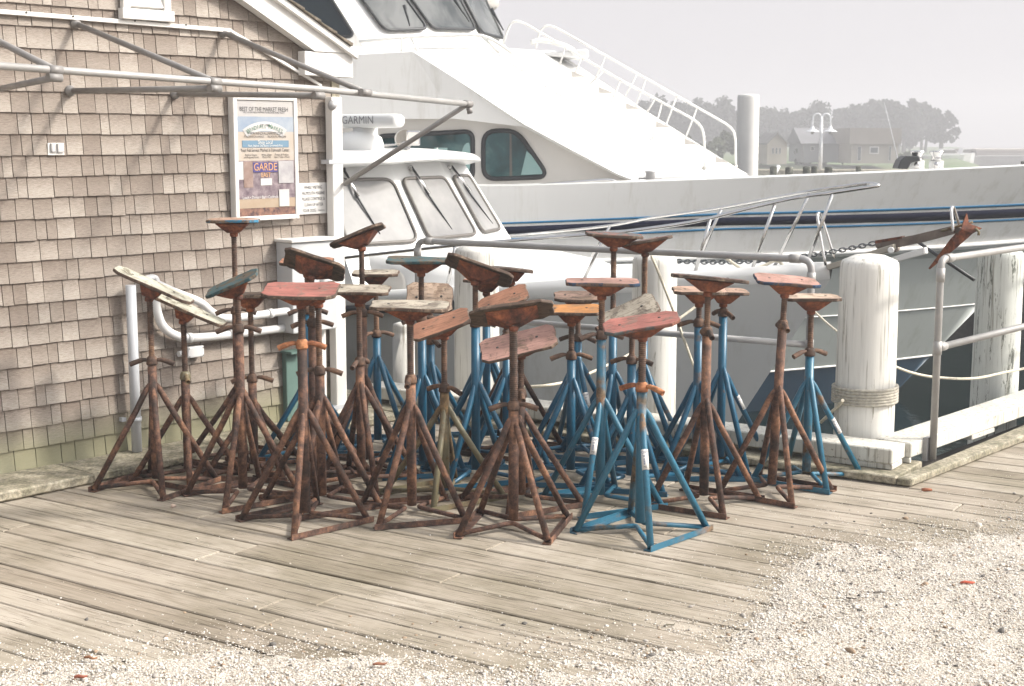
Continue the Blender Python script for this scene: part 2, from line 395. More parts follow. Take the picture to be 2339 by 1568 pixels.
tag(mb.build('wall_timber', PADW, bevel=.008), 'broad greenish timber sill on the deck along the foot of the shingled wall', 'timber')

# ---------------------------------------------------------------- white kerb
def kerb(a, b, label, blocks):
    t = thing('kerb', (a+b)/2, label, 'kerb')
    d = (b-a).normalized(); nn = blocks[1]
    mb = MB(); mb.hexa(strip(a, b, nn*.2, .075, .152)); mb.build('beam', CURB, t, bevel=.006)
    for s, L in blocks[0]:
        q = a + d*s; MB().hexa(strip(q+nn*.004, q+d*L+nn*.004, nn*.16, .046, .0745)).build('block', CURB, t, bevel=.004)
    return t
kerb(K0, K0 - U*3.4, 'flaking white timber kerb at the deck edge behind the boat stands', ([(.0, .42), (1.5, .3), (2.9, .3)], NU))
kerb(K0 + VW*.203+NW*-.0, K0 + VW*7, 'peeling white timber kerb receding to the right below the pipe rail', ([(.0, .02), (.75, .3), (2.3, .3), (3.9, .3)], -NW))

# ---------------------------------------------------------------- pipe rails
def onA(px, off, y=800):                        # point on a line parallel to edge A seen at image column px
    r = ray(px, y); a = K0 + NU*off; t = (a.x*r.y - a.y*r.x)/(U.x*r.y - U.y*r.x); return a - U*t
def onB(px, off, y=800):
    r = ray(px, y); a = K0 - NW*off; t = (a.x*r.y - a.y*r.x)/(VW.x*r.y - VW.y*r.x); return a - VW*t
RR = .019
t0 = onA(955, .1, 700); t1 = onA(1851, .1, 700)
rl = thing('pipe_railing', (t0+t1)/2, 'grey pipe railing with two rails standing behind the boat stands', 'railing')
mb = MB(); mb.tube(bend([t0+Z*.151, t0+Z*1.07, t1+Z*1.075, t1+Z*.151], .06), RR, 14); mb.build('frame', GALV, rl)
MB().tube([t0+Z*.62, t1+Z*.63], RR*.93, 12).build('mid_rail', GALV, rl)
for p, d in ((t0+Z*1.0, Z), (t0+Z*1.07+(t1-t0).normalized()*.09, (t1-t0).normalized()), (t1+Z*.98, Z), (t1+Z*1.075-(t1-t0).normalized()*.09, (t1-t0).normalized()), (t1+Z*.63, Z), (t0+Z*.62, Z)):
    MB().tube([p-d*.028, p+d*.028], RR*1.22, 14).build('fitting', GALV_L, rl)
q0 = G(2130, 1050, .045); q0.z = .045; 
rl = thing('pipe_railing', q0, 'pale pipe railing along the right edge beside the receding kerb', 'railing')
e1 = q0 + VW*5
mb = MB(); mb.tube(bend([q0, q0+Z*1.04, q0+VW*5+Z*1.04, q0+VW*5], .05), RR*.98, 14); mb.build('frame', GALV_L, rl)
MB().tube([q0+Z*.585, q0+VW*5+Z*.585], RR*1.0, 14).build('mid_rail', GALV_L, rl)
for p, d in ((q0+Z*.585, Z), (q0+Z*.96, Z), (q0+VW*.09+Z*1.04, VW), (q0+VW*.05+Z*.585, VW)): MB().tube([p-d*.035, p+d*.035], RR*1.2, 14).build('fitting', GALV_L, rl)
for s in (1.7, 3.4): MB().tube([q0+VW*s, q0+VW*s+Z*1.02], RR, 12).build('post', GALV_L, rl)
MB().box(q0 - NW*.03 + Z*.055, NW*.012, VW*.035, Z*.06).build('bracket', GALV, rl)

# ---------------------------------------------------------------- pilings
def piling(c, r, top, label, mat=PILE, seg=28, dome=.03, name='piling', zb=-2.4):
    t = thing(name, V((c.x, c.y, WZ)), label, 'piling')
    rows = []; zs = [zb, -1.2, -.6, 0, .4, top-.12, top-.05, top-.02, top-.006, top+dome*.7, top+dome]
    rs = [1.06, 1.04, 1.03, 1.01, 1, .985, .98, .96, .9, .5, .02]
    sd = random.uniform(0, 50)
    for zz, k in zip(zs, rs):
        rows.append([V((c.x, c.y, zz)) + V((math.cos(a), math.sin(a), 0))*r*k*(1+.035*mnoise.noise(V((math.cos(a)*1.2+sd, math.sin(a)*1.2, zz*.4)))) for a in [2*math.pi*i/seg for i in range(seg)]])
    MB().grid(rows, 0, True, True).build('trunk', mat, t); return t
c1 = onA(1979, .40, 800); r1 = 66.5*c1.y/3200
top1 = P(1979, 592, c1.y).z
piling(c1, r1, top1, 'thick white piling at the kerb corner with rope wound round it')
cp = onB(2278, .38, 750); piling(cp, 52*cp.y/3205, P(2278, 572, cp.y).z, 'weathered white piling with green stains at the right edge of the photo', PILE_G, dome=.01)
c3 = onA(1494, .42, 750); piling(c3, 51*c3.y/3210, P(1494, 585, c3.y).z, 'white piling behind the pipe railing near the middle of the photo')
c4 = onA(1089, .42, 750); piling(c4, 51*c4.y/3210, P(1089, 566, c4.y).z, 'short white piling behind the railing beside the small boat cabin')
c5 = onA(922, .42, 800); piling(c5, 25*c5.y/3210, P(922, 738, c5.y).z, 'low slim white post behind the stands near the shed corner', dome=.005)
# rope wound round the corner piling
mb = MB()
z0 = P(1979, 935, c1.y-r1).z; z1 = P(1979, 888, c1.y-r1).z; n = 6; rr = (z1-z0)/n/2
pts = [V((c1.x+math.cos(a)*(r1*1.015+rr), c1.y+math.sin(a)*(r1*1.015+rr), z0+rr+(z1-z0-2*rr)*a/(2*math.pi*n))) for a in [2*math.pi*n*i/(n*40) for i in range(n*40+1)]]
mb.tube(pts, rr*.98, 8)
tag(mb.build('rope_coil', plain('grey_rope', (.40, .375, .32), .9, 0, .3, 50, .6)), 'old rope wrapped in coils low around the corner piling', 'rope')
# ---------------------------------------------------------------- ropes
def rope(pts, r, label, name='mooring_rope', mat=ROPE_M):
    tag(MB().tube(spline(pts, 8), r, 8).build(name, mat), label, 'rope')
rope([onA(1192, .5, 885)+Z*(P(1192, 885, onA(1192, .5).y).z), P(1250, 881, 8.7), P(1310, 868, 8.9), P(1380, 838, 9.1), P(1445, 805, 9.3), P(1560, 722, 9.5), P(1640, 665, 9.6)], .010, 'cream mooring rope sagging across the grey hull behind the stands')
rope([P(1488, 585, 7.75), P(1503, 620, 7.72), P(1540, 715, 7.7), P(1587, 845, 7.7), P(1606, 905, 7.7)], .008, 'thin cream line hanging down beside the middle piling')
rope([P(1843, 695, 8.4), P(1885, 735, 8.2), P(1925, 768, 7.9), P(1960, 800, 7.6)], .006, 'thin taut line running down to the corner piling')
rope([P(2030, 832, 7.9), P(2080, 851, 8.0), P(2135, 862, 8.1), P(2222, 865, 8.2), P(2300, 850, 8.4), P(2360, 838, 8.6)], .008, 'slack cream rope strung between the corner piling and the stained piling')
rope([P(1520, 583, 8.5), P(1528, 640, 8.4), P(1480, 600, 8.5)], .006, 'loose end of line drooping over the middle piling top')
rope([P(1875, 965, 7.55), P(1912, 930, 7.4), P(1925, 915, 7.3)], .009, 'short grey rope end slanting down from the coils on the corner piling')
# ---------------------------------------------------------------- shingled shed
m, nt, b = new_mat('cedar_shingles')
tc = N(nt, 'ShaderNodeTexCoord'); mp = N(nt, 'ShaderNodeMapping', vector_type='TEXTURE'); mp.inputs['Rotation'].default_value = (0, 0, math.atan2(VW.y, VW.x)); nt.links.new(tc.outputs['Object'], mp.inputs[0])
at = N(nt, 'ShaderNodeAttribute', attribute_name='shingle'); sp = N(nt, 'ShaderNodeSeparateColor'); nt.links.new(at.outputs['Color'], sp.inputs[0])
sh = N(nt, 'ShaderNodeVectorMath', operation='SCALE'); sh.inputs['Scale'].default_value = 40; nt.links.new(at.outputs['Color'], sh.inputs[0])
ad = N(nt, 'ShaderNodeVectorMath', operation='ADD'); nt.links.new(mp.outputs[0], ad.inputs[0]); nt.links.new(sh.outputs[0], ad.inputs[1])
q = N(nt, 'ShaderNodeVectorMath', operation='MULTIPLY'); q.inputs[1].default_value = (24, 24, 2.2); nt.links.new(ad.outputs[0], q.inputs[0])
g = noise(nt, q.outputs[0], 1.6, 7, .65, .2); big = noise(nt, ad.outputs[0], 6, 4, .6); wide = noise(nt, mp.outputs[0], 1.1, 4, .6)
base = ramp(nt, sp.outputs[0], [(0, (.235, .197, .168)), (.5, (.31, .27, .234)), (1, (.39, .35, .31))])
gg = ramp(nt, g.outputs[0], [(.36, (.46, .41, .37)), (.49, (.98,)*3), (.64, (1.2,)*3)])
c = mixc(nt, 1, base.outputs[0], gg.outputs[0], 'MULTIPLY')
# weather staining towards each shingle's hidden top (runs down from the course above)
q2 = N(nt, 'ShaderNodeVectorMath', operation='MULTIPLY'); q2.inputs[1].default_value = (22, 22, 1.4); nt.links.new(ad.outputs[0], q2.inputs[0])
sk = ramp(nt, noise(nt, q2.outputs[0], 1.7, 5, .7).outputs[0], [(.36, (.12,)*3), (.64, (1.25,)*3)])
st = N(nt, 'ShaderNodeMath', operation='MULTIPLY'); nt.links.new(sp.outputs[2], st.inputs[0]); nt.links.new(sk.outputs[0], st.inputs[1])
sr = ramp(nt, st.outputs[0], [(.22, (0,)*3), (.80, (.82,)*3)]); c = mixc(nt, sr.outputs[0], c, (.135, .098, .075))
wr = ramp(nt, wide.outputs[0], [(.3, (.86, .85, .84)), (.7, (1.07,)*3)]); c = mixc(nt, 1, c, wr.outputs[0], 'MULTIPLY')
sx = N(nt, 'ShaderNodeSeparateXYZ'); nt.links.new(tc.outputs['Object'], sx.inputs[0])
mo = N(nt, 'ShaderNodeMath', operation='ADD'); nt.links.new(sx.outputs[2], mo.inputs[0]); mn = N(nt, 'ShaderNodeMath', operation='MULTIPLY'); mn.inputs[1].default_value = .35; nt.links.new(big.outputs[0], mn.inputs[0]); nt.links.new(mn.outputs[0], mo.inputs[1])
mr = ramp(nt, mo.outputs[0], [(.26, (.8,)*3), (.42, (0,)*3)]); c = mixc(nt, mr.outputs[0], c, (.24, .235, .14))
nt.links.new(c, b.inputs['Base Color']); b.inputs['Roughness'].default_value = .85; bump(nt, b, g.outputs[0], .5, .004)
SHING = m
CORN = 2.19
shed = thing('shed', WP(0, .05, -.5), 'weathered cedar shingled shed with white trim filling the left of the photo', 'shed')
rk0 = W(698, 119); rk1 = W(554, 18); rs = (rk1.z-rk0.z)/(wl(rk1)-wl(rk0)); 
def rake_z(a): return rk0.z + rs*(a-wl(rk0))
TOPZ = 3.6
vs = []; fs = []; cs = []
z = .05; EXP = .104; o0 = V(shed.location); row = 0
while z < TOPZ:
    a = -2.6 + random.uniform(0, .1)
    while a < CORN:
        wd = random.choice([.055, .07, .08, .09, .10, .115, .135])*random.uniform(.93, 1.07)
        a1 = min(a + wd, CORN)
        if a1 > CORN-.03: a1 = CORN
        g0 = .0021; dz = random.uniform(-.0025, .0025); tn = random.random(); tb = random.random()
        zt = z + EXP + .03; th = .0125 + random.uniform(0, .004)
        if rake_z(a) > z - .02 and a1-a > .015:
            zc0 = min(zt, rake_z(a)+.06); zc1 = min(zt, rake_z(a1)+.06)
            o = len(vs); zz = z+dz
            P8 = [WP(a+g0, zz, 0), WP(a1-g0, zz, 0), WP(a1-g0, zz, th), WP(a+g0, zz, th), WP(a+g0, max(zc0, zz+.001), -.004), WP(a1-g0, max(zc1, zz+.001), -.004), WP(a1-g0, max(zc1, zz+.001), .001), WP(a+g0, max(zc0, zz+.001), .001)]
            vs += [tuple(p-o0) for p in P8]
            for f in [(3,2,1,0),(4,5,6,7),(0,1,5,4),(1,2,6,5),(2,3,7,6),(3,0,4,7)]:
                fs.append([i+o for i in f])
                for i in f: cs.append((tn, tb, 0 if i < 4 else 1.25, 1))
        a = a1
    z += EXP; row += 1
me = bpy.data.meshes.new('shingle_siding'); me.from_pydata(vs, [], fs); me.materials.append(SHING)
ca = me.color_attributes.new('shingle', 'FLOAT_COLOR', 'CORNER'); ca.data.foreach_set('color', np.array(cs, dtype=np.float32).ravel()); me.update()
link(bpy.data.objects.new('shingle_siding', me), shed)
DKW = plain('dark_sheathing', (.03, .025, .02), .9, 0, .2, 4)
apex_a = -1.6; 
def poly(a_list, off): return [WP(a, z, off) for a, z in a_list]
MB().prism(poly([(-2.7, .05), (CORN, .05), (CORN, rake_z(CORN)+.02), (-1.6, rake_z(-1.6)), (-2.7, rake_z(-1.6))], -.0045), -NW*3.0).build('wall', DKW, shed)
# rake board, eave return, roof edge
rr0 = wl(W(815, 137)); 
d = V((0, 0, 0))
def rk(a, dz, off): return WP(a, rake_z(a)+dz, off)
aE = wl(W(812, 140, .10)); a_t = -1.6
mb = MB(); 
mb.prism([rk(a_t, 0, .016), rk(wl(rk0), 0, .016), rk(wl(rk0)+.0, 0, .016) + Z*0, WP(aE, rake_z(wl(rk0))-.0, .016), WP(aE, rake_z(aE)+.15, .016), rk(a_t, .15, .016)], NW*.07)
mb.build('rake_board', TRIM, shed, bevel=.004)
e0 = W(693, 120, .05); e1 = W(815, 180, .05)
mb = MB(); mb.prism([WP(wl(W(696, 121, .079)), rake_z(wl(rk0))-.001, .016), WP(wl(W(696, 121, .079)), W(694, 172, .079).z, .016), WP(aE, W(813, 179, .079).z, .016), WP(aE, rake_z(wl(rk0))-.001, .016)], NW*.063)
mb.build('eave_return', TRIM, shed, bevel=.003)
mb = MB(); mb.prism([rk(a_t, .115, .087), rk(aE+.01, .115, .087), rk(aE+.01, .158, .087), rk(a_t, .158, .087)], NW*.03); mb.build('rake_moulding', TRIM, shed, bevel=.004)
ROOF = rusty('roof_shingles', (.13, .105, .08), (.21, .18, .14), (.3, .26, .21))
mb = MB(); 
for i in range(34):
    s0 = a_t + i*.12; s1 = s0+.14
    if s1 > aE+.05: break
    mb.hexa([rk(s0, .16, .13), rk(s0, .16, -2.8), rk(s1, .16, -2.8), rk(s1, .16, .13), rk(s0, .165, .135), rk(s0, .165, -2.8), rk(s1, .178, -2.8), rk(s1, .178, .135)])
mb.build('roof', ROOF, shed)
mb = MB(); mb.prism([WP(CORN+.001, .05, .0), WP(CORN+.06, .05, .0), WP(CORN+.06, rake_z(CORN)-.03, .0), WP(CORN+.001, rake_z(CORN)-.03, .0)], NW*.02); mb.build('corner_board', PADW, shed)
# louvred vent at the top
v0, v1 = wl(W(266, 45)), wl(W(384, 45)); vz = W(325, 44).z
mb = MB()
for (a0, a1, z0, z1, o0_, dd) in ((v0-.0, v1+.0, vz-.01, vz+.045, .016, .045), (v0+.012, v0+.055, vz+.046, vz+.5, .016, .035), (v1-.055, v1-.012, vz+.046, vz+.5, .016, .035)):
    mb.prism([WP(a0, z0, o0_), WP(a1, z0, o0_), WP(a1, z1, o0_), WP(a0, z1, o0_)], NW*dd)
vent = mb.build('vent', TRIM, shed, bevel=.003)
mb = MB()
for i in range(6):
    zz = vz+.05+i*.075; mb.hexa([WP(v0+.056, zz, .018), WP(v1-.056, zz, .018), WP(v1-.056, zz+.01, .045), WP(v0+.056, zz+.01, .045)][::1] + [WP(v0+.056, zz+.07, .012), WP(v1-.056, zz+.07, .012), WP(v1-.056, zz+.08, .02), WP(v0+.056, zz+.08, .02)])
mb.build('louvre', TRIM, vent)
# flashing strip
mb = MB()
def wall_bar(x0, y0, x1, y1, h, off, d, mb):
    a, b_ = W(x0, y0, off), W(x1, y1, off); mb.prism([a, b_, b_+Z*h, a+Z*h], NW*d)
wall_bar(-260, 12, 520, 75, .022, .016, .02, mb)
wall_bar(520, 72, 733, 201, .018, .016, .015, mb)
mb.build('trim_strip', TRIM, shed, bevel=.002)
mb = MB()
for x, y in ((167, 38), (308, 48), (425, 57), (60, 29)): p = W(x, y, .037); mb.lathe([(0, .003), (.005, .003), (.005, 0)], p, NW, 8)
mb.build('nail_head', SCREWHEAD, shed)

# ---------------------------------------------------------------- awning frame
aw = thing('awning_frame', WP(.5, 1.94, .1), 'bare grey pipe awning frame bolted to the shingled wall above the poster', 'awning frame')
beamL = P(0, 168, 0) if False else None
# outer beam through two measured points, carried on past the left edge of the picture
bA = W(493, 187, 1.21); bB = W(727, 204, 1.2); bE = P(1068, 238, 7.98)
dirb = (bB-bA).normalized(); bS = bA - dirb*2.4
r0 = .0145
MB().tube([bS, bA, bB, bE], r0*1.08, 14).build('front_pipe', GALV_L, aw)
def wallpipe(p0, p1, name, r=r0):
    MB().tube([p0, p1], r, 12).build(name, AWN, aw)
pts = []
for (wx, wy, bx_, by_) in ((175, 55, 490, 185), (512, 76, 835, 213), (-150, 20, 126, 166)):
    p = W(wx, wy, .03); r = ray(bx_, by_); a = bA; t = (a.x*r.y-a.y*r.x)/(dirb.x*r.y-dirb.y*r.x); e = a - dirb*t
    wallpipe(p, e, 'brace_pipe'); pts.append((p, e))
for (wx, wy, bx_, by_) in ((163, 208, 490, 190), (403, 215, 727, 205), (-30, 210, 124, 172)):
    p = W(wx, wy, .03); r = ray(bx_, by_); a = bA; t = (a.x*r.y-a.y*r.x)/(dirb.x*r.y-dirb.y*r.x); e = a - dirb*t - Z*.03
    wallpipe(p, e, 'arm_pipe'); pts.append((p, e))
pE = P(787, 421, 8.45); wallpipe(pE, bE - Z*.0, 'end_brace')
for p, e in pts:
    mb = MB(); mb.lathe([(0, -.016), (.028, -.016), (.028, -.006), (.016, 0), (.016, .02), (0, .02)], p, (e-p), 12); mb.build('wall_bracket', AWN, aw)
    MB().tube([e-dirb*.03, e+dirb*.03], r0*1.25, 12).build('clamp', AWN, aw)
mb = MB(); mb.tube([bE-dirb*.03, bE+dirb*.03], r0*1.35, 12); mb.tube([bE-Z*.02+dirb*.01, bE-Z*.05+dirb*.02], r0*1.1, 10)
mb.build('clamp', AWN, aw)

# ---------------------------------------------------------------- things on the wall
def wquad(x0, y0, x1, y1, off):                 # rectangle on the wall from image corners (left top, right bottom)
    a0 = wl(W(x0, (y0+y1)/2, off)); a1 = wl(W(x1, (y0+y1)/2, off)); xm = (x0+x1)/2
    return a0, a1, W(xm, y1, off).z, W(xm, y0, off).z
po = .062; PRW = plain('print_white', (.48, .47, .46), .5)
a0, a1, z0, z1 = wquad(536, 216, 682, 502, po)
z1 = W(600, 219, po).z; z0 = W(600, 504, po).z
ps = thing('poster_frame', WP((a0+a1)/2, z0, 0), 'white framed market and cafe poster hanging on the shingled wall', 'poster')
fw = .026
mb = MB()
for (b0, b1, y0, y1) in ((a0, a0+fw, z0, z1), (a1-fw, a1, z0, z1), (a0+fw+.0005, a1-fw-.0005, z0, z0+fw), (a0+fw+.0005, a1-fw-.0005, z1-fw, z1)):
    mb.prism([WP(b0, y0, .012), WP(b1, y0, .012), WP(b1, y1, .012), WP(b0, y1, .012)], NW*(po-.012))
mb.build('frame', TRIM, ps, bevel=.003)
def sheet_mat(name, ca_, cb, scale=9):
    m, nt, b = new_mat(name); co = coords(nt, rand=False); n = noise(nt, co, scale, 6, .6)
    r = ramp(nt, n.outputs[0], [(.35, ca_), (.65, cb)]); nt.links.new(r.outputs[0], b.inputs['Base Color']); b.inputs['Roughness'].default_value = .45; b.inputs['Specular IOR Level'].default_value = .2; return m
A_, B_ = a0+fw, a1-fw; Z0, Z1 = z0+fw, z1-fw; hh = Z1-Z0; ww = B_-A_
def wrect(u0, v0, u1, v1, off, mat, name, parent=ps):     # u right, v down, 0..1 inside the frame
    b0, b1, y1, y0 = A_+ww*u0, A_+ww*u1, Z1-hh*v0, Z1-hh*v1
    return MB().prism([WP(b0, y0, off), WP(b1, y0, off), WP(b1, y1, off), WP(b0, y1, off)], NW*.0012).build(name, mat, parent)
sheet = wrect(0, 0, 1, 1, .052, sheet_mat('poster_paper', (0.384, 0.372, 0.372), (0.422, 0.403, 0.384), 4), 'sheet')
wrect(.0, .14, 1, .27, .0545, sheet_mat('seaside_print', (0.223, 0.279, 0.360), (0.341, 0.372, 0.409), 5), 'picture', sheet)
wrect(.0, .27, 1, .52, .0540, sheet_mat('sand_print', (0.384, 0.322, 0.260), (0.446, 0.409, 0.372), 5), 'picture', sheet)
wrect(.08, .345, .90, .405, .0560, sheet_mat('blue_band', (0.124, 0.211, 0.298), (0.161, 0.248, 0.322), 5), 'band', sheet)
wrect(.0, .52, 1, .85, .0545, sheet_mat('street_print', (0.124, 0.093, 0.112), (0.285, 0.236, 0.248), 26), 'picture', sheet)
wrect(.0, .525, .09, .68, .0560, PRW, 'picture', sheet)
wrect(.09, .525, .25, .75, .0575, sheet_mat('door_print', (0.217, 0.149, 0.124), (0.298, 0.223, 0.198), 20), 'picture', sheet)
wrect(.25, .535, .68, .62, .0590, sheet_mat('banner_print', (0.062, 0.056, 0.174), (0.099, 0.087, 0.223), 20), 'banner', sheet)
wrect(.70, .525, .97, .72, .0590, sheet_mat('awning_print', (0.322, 0.310, 0.322), (0.422, 0.409, 0.409), 16), 'picture', sheet)
wrect(.38, .675, .58, .735, .0575, PRW, 'picture', sheet)
wrect(.0, .85, 1, .93, .0560, sheet_mat('tan_band', (0.341, 0.260, 0.186), (0.384, 0.310, 0.236), 12), 'band', sheet)
wrect(.0, .93, 1, 1, .0545, sheet_mat('food_print', (0.074, 0.050, 0.056), (0.310, 0.174, 0.124), 30), 'picture', sheet)
wrect(.70, .775, .88, .925, .0600, PRW, 'card', sheet)
GREEN_I = plain('green_ink', (.04, .15, .09), .5); RED_I = plain('red_ink', (.5, .06, .05), .5); GOLD_I = plain('gold_ink', (.55, .3, .12), .5)
def wtext(s, u, v, size, mat, par, off=.0605, sq=.9, A=None):
    Aw, Bw, Zt, Hh, Ww = A or (A_, B_, Z1, hh, ww)
    return text(s, size, WP(Aw+Ww*u, Zt-Hh*v, off), VW, Z, mat, par, squash=sq)
wtext('BEST OF THE MARKET FRESH', .48, .078, .034, INK, sheet, .0545, .78)
wtext('VISIT US FOR FRESH PREPARED FOODS AND MORE TODAY', .48, .105, .013, INK, sheet, .0545, .85)
# arched banner with the market's name
rc = ww*.62; ac = A_+ww*.48; zc = Z1-hh*.18-rc
mb = MB()
def arcp(t, r): return WP(ac+math.sin(t)*r, zc+math.cos(t)*r*.92, .0575)
T = [-.62+1.24*i/16 for i in range(17)]
mb.grid([[arcp(t, rc*1.08) for t in T], [arcp(t, rc*.86) for t in T]], 0, False); mb.build('ribbon', PRW, sheet)
for i, ch in enumerate('WINDFALL MARKET'):
    if ch == ' ': continue
    t = -.54 + 1.08*(i+.5)/15; p = arcp(t, rc*.965); text(ch, .031 if i not in (0, 9) else .040, p+NW*.003, VW*math.cos(t)-Z*math.sin(t), Z*math.cos(t)+VW*math.sin(t), GREEN_I, sheet, squash=.72)
wtext('EST. 1980', .48, .215, .02, INK, sheet, .0585, .85)
wtext('WWW.WINDFALLMARKET.COM', .48, .285, .022, INK, sheet, .0585, .78)
wtext('77 SCRANTON AVENUE  ~  FALMOUTH, MA 02540', .48, .313, .018, INK, sheet, .0585, .74)
wtext('Shop Local', .48, .362, .03, SIGNW, sheet, .0590, .8)
wtext('Meats, Seafood, Deli, Bakery, Groceries & More', .48, .39, .018, SIGNW, sheet, .0590, .7)
wtext('Your Full Service Market in Falmouth Center', .48, .43, .027, INK, sheet, .0570, .7)
for u, s1, s2 in ((.23, 'Kitchen Cheese', 'and Prepared Foods'), (.5, 'Wines & Beer', 'Meat & Fish'), (.77, 'Flowers & Produce', 'Open 7 Days a Week')):
    wtext(s1, u, .47, .016, INK, sheet, .0570, .8); wtext(s2, u, .49, .016, INK, sheet, .0570, .8)
wtext('GARDE', .465, .577, .06, GOLD_I, sheet, .0615, .85); wtext('EAST', .47, .645, .036, GOLD_I, sheet, .0615, .85)
wtext('Lunch \u2022 Dinner \u2022 Bar \u2022 Cocktails', .37, .838, .024, SIGNW, sheet, .0600, .8)
# notice about dogs
so_ = .02
a0n, a1n, _, _ = wquad(683, 418, 747, 489, so_); zb, zt = W(715, 489, so_).z, W(715, 418, so_).z
sg = thing('notice', WP((a0n+a1n)/2, zb, 0), 'small white notice with five lines of black capitals right of the poster', 'sign')
MB().prism([WP(a0n, zb, .017), WP(a1n, zb, .017), WP(a1n, zt, .017), WP(a0n, zt, .017)], NW*.004).build('board', SIGNW, sg)
NF = (a0n, a1n, zt, zt-zb, a1n-a0n)
for i, s in enumerate(('WHILE VISITING', 'FALMOUTH MARINE', 'PLEASE CONTROL &', 'CLEAN UP AFTER', 'YOUR DOG')):
    wtext(s, .5 if i < 4 else .34, .15+.185*i, .0265, INK, sg, .0225, .72 if i < 4 else .72, NF)
wtext('thank you', .78, .89, .02, INK, sg, .0225, .6, NF)
# small bracket
a0b, a1b, _, _ = wquad(110, 326, 147, 355, .02); zb, zt = W(128, 355, .02).z, W(128, 327, .02).z
bk = thing('wall_bracket', WP((a0b+a1b)/2, zb, 0), 'small white metal bracket plate screwed to the shingles at the left', 'bracket')
MB().prism([WP(a0b, zb, .013), WP(a1b, zb, .013), WP(a1b, zt, .013), WP(a0b, zt, .013)], NW*.006).build('plate', TRIM, bk, bevel=.001)
mb = MB(); am = (a0b+a1b)/2
mb.box(WP(am-.028, (zb+zt)/2+.008, .024), VW*.004, NW*.006, Z*.02); mb.box(WP(am-.016, (zb+zt)/2-.012, .024), VW*.011, NW*.005, Z*.003); mb.box(WP(am+.006, (zb+zt)/2+.005, .024), VW*.003, NW*.006, Z*.022); mb.box(WP(am+.024, (zb+zt)/2-.014, .024), VW*.014, NW*.005, Z*.003)
mb.build('hook', GALV, bk)
# standing conduit, curved conduits, boxes
cpx = W(312, 870, .075); a_c = wl(W(313, 1030, .075))
vp = thing('conduit', WP(a_c, .05, .06), 'grey upright conduit pipe against the shingled wall behind the leftmost stand', 'conduit')
ctop = W(298, 652, .075).z
MB().tube([WP(a_c, .052, .075), WP(a_c, ctop, .075)], .027, 16).build('pipe', PVC_G, vp)
mb = MB(); zc_ = W(315, 957, .075).z; mb.tube([WP(a_c, zc_-.012, .075), WP(a_c, zc_+.012, .075)], .031, 16); mb.box(WP(a_c-.05, zc_, .03), VW*.012, NW*.015, Z*.01)
mb.build('clip', PVC_G, vp)
def wpipe(pix, off, r, label, name='bent_conduit', rad=.16):
    pts = [W(x, y, off) for x, y in pix]
    t = thing(name, pts[len(pts)//2], label, 'conduit')
    MB().tube(spline(pts, 8), r, 16).build('pipe', PVC, t)
    return t, pts
t_, pts = wpipe([(328, 642), (350, 637), (356, 650), (357, 700), (372, 745), (405, 768), (440, 772), (540, 763), (672, 747)], .06, .0235, 'lower white conduit curving down from the wall and running right to the grey cabinet')
MB().tube([W(427, 772, .06), W(437, 772, .06)], .027, 16).build('collar', PVC, t_)
MB().tube([W(523, 764, .06), W(533, 763, .06)], .027, 16).build('collar', PVC, t_)
t_, pts = wpipe([(352, 646), (400, 668), (455, 690), (482, 712), (510, 727), (560, 724), (606, 718), (672, 709)], .115, .0225, 'upper white conduit sloping down from the wall and turning right to the grey cabinet')
MB().tube([W(612, 717, .115), W(621, 716, .115)], .027, 16).build('collar', PVC, t_)
def wallbox(x0, y0, x1, y1, d, mat, name, label, cat, off=.012, extra=None):
    a0, a1, _, _ = wquad(x0, y0, x1, y1, off+d); xm = (x0+x1)/2; zb, zt = W(xm, y1, off+d).z, W(xm, y0, off+d).z
    t = thing(name, WP((a0+a1)/2, zb, 0), label, cat)
    MB().prism([WP(a0, zb, off), WP(a1, zb, off), WP(a1, zt, off), WP(a0, zt, off)], NW*d).build('case', mat, t, bevel=.006, seg=2)
    return t, a0, a1, zb, zt
t_, a0x, a1x, zb, zt = wallbox(430, 792, 467, 817, .05, PVC, 'junction_box', 'white junction box below the curved conduits on the wall', 'junction box')
mb = MB(); [mb.lathe([(0, .002), (.003, .002), (.003, 0)], WP(a_, z_, .063), NW, 8) for a_ in (a0x+.008, a1x-.008) for z_ in (zb+.008, zt-.008)]; mb.build('screw_head', SCREWHEAD, t_)
MB().tube([WP(a0x-.045, (zb+zt)/2-.003, .035), WP(a0x-.001, (zb+zt)/2-.003, .035)], .016, 12).build('fitting', PVC, t_)
t_, a0x, a1x, zb, zt = wallbox(668, 552, 770, 757, .14, GREYBOX, 'electrical_cabinet', 'grey and white electrical cabinet on the wall corner behind the stands', 'cabinet')
MB().prism([WP(a0x-.012, zt+.001, .01), WP(a1x+.012, zt+.001, .01), WP(a1x+.012, zt+.018, .01), WP(a0x-.012, zt+.018, .01)], NW*.16).build('lid', TRIM, t_, bevel=.003)
mb = MB(); mb.lathe([(0, .03), (.03, .028), (.04, .012), (.042, 0)], WP(a1x-.09, zb+(zt-zb)*.55, .152), NW, 20); mb.build('meter', SIGNW, t_)
grn = plain('green_enamel', (.10, .17, .15), .6, 0, .12, 6)
t_, a0x, a1x, zb, zt = wallbox(655, 806, 684, 962, .04, grn, 'green_post_box', 'narrow green metal box standing by the wall below the grey cabinet', 'box')
MB().prism([WP(a0x-.006, zt+.001, .008), WP(a1x+.006, zt+.001, .008), WP(a1x+.006, zt+.014, .008), WP(a0x-.006, zt+.014, .008)], NW*.10).build('cap', grn, t_)
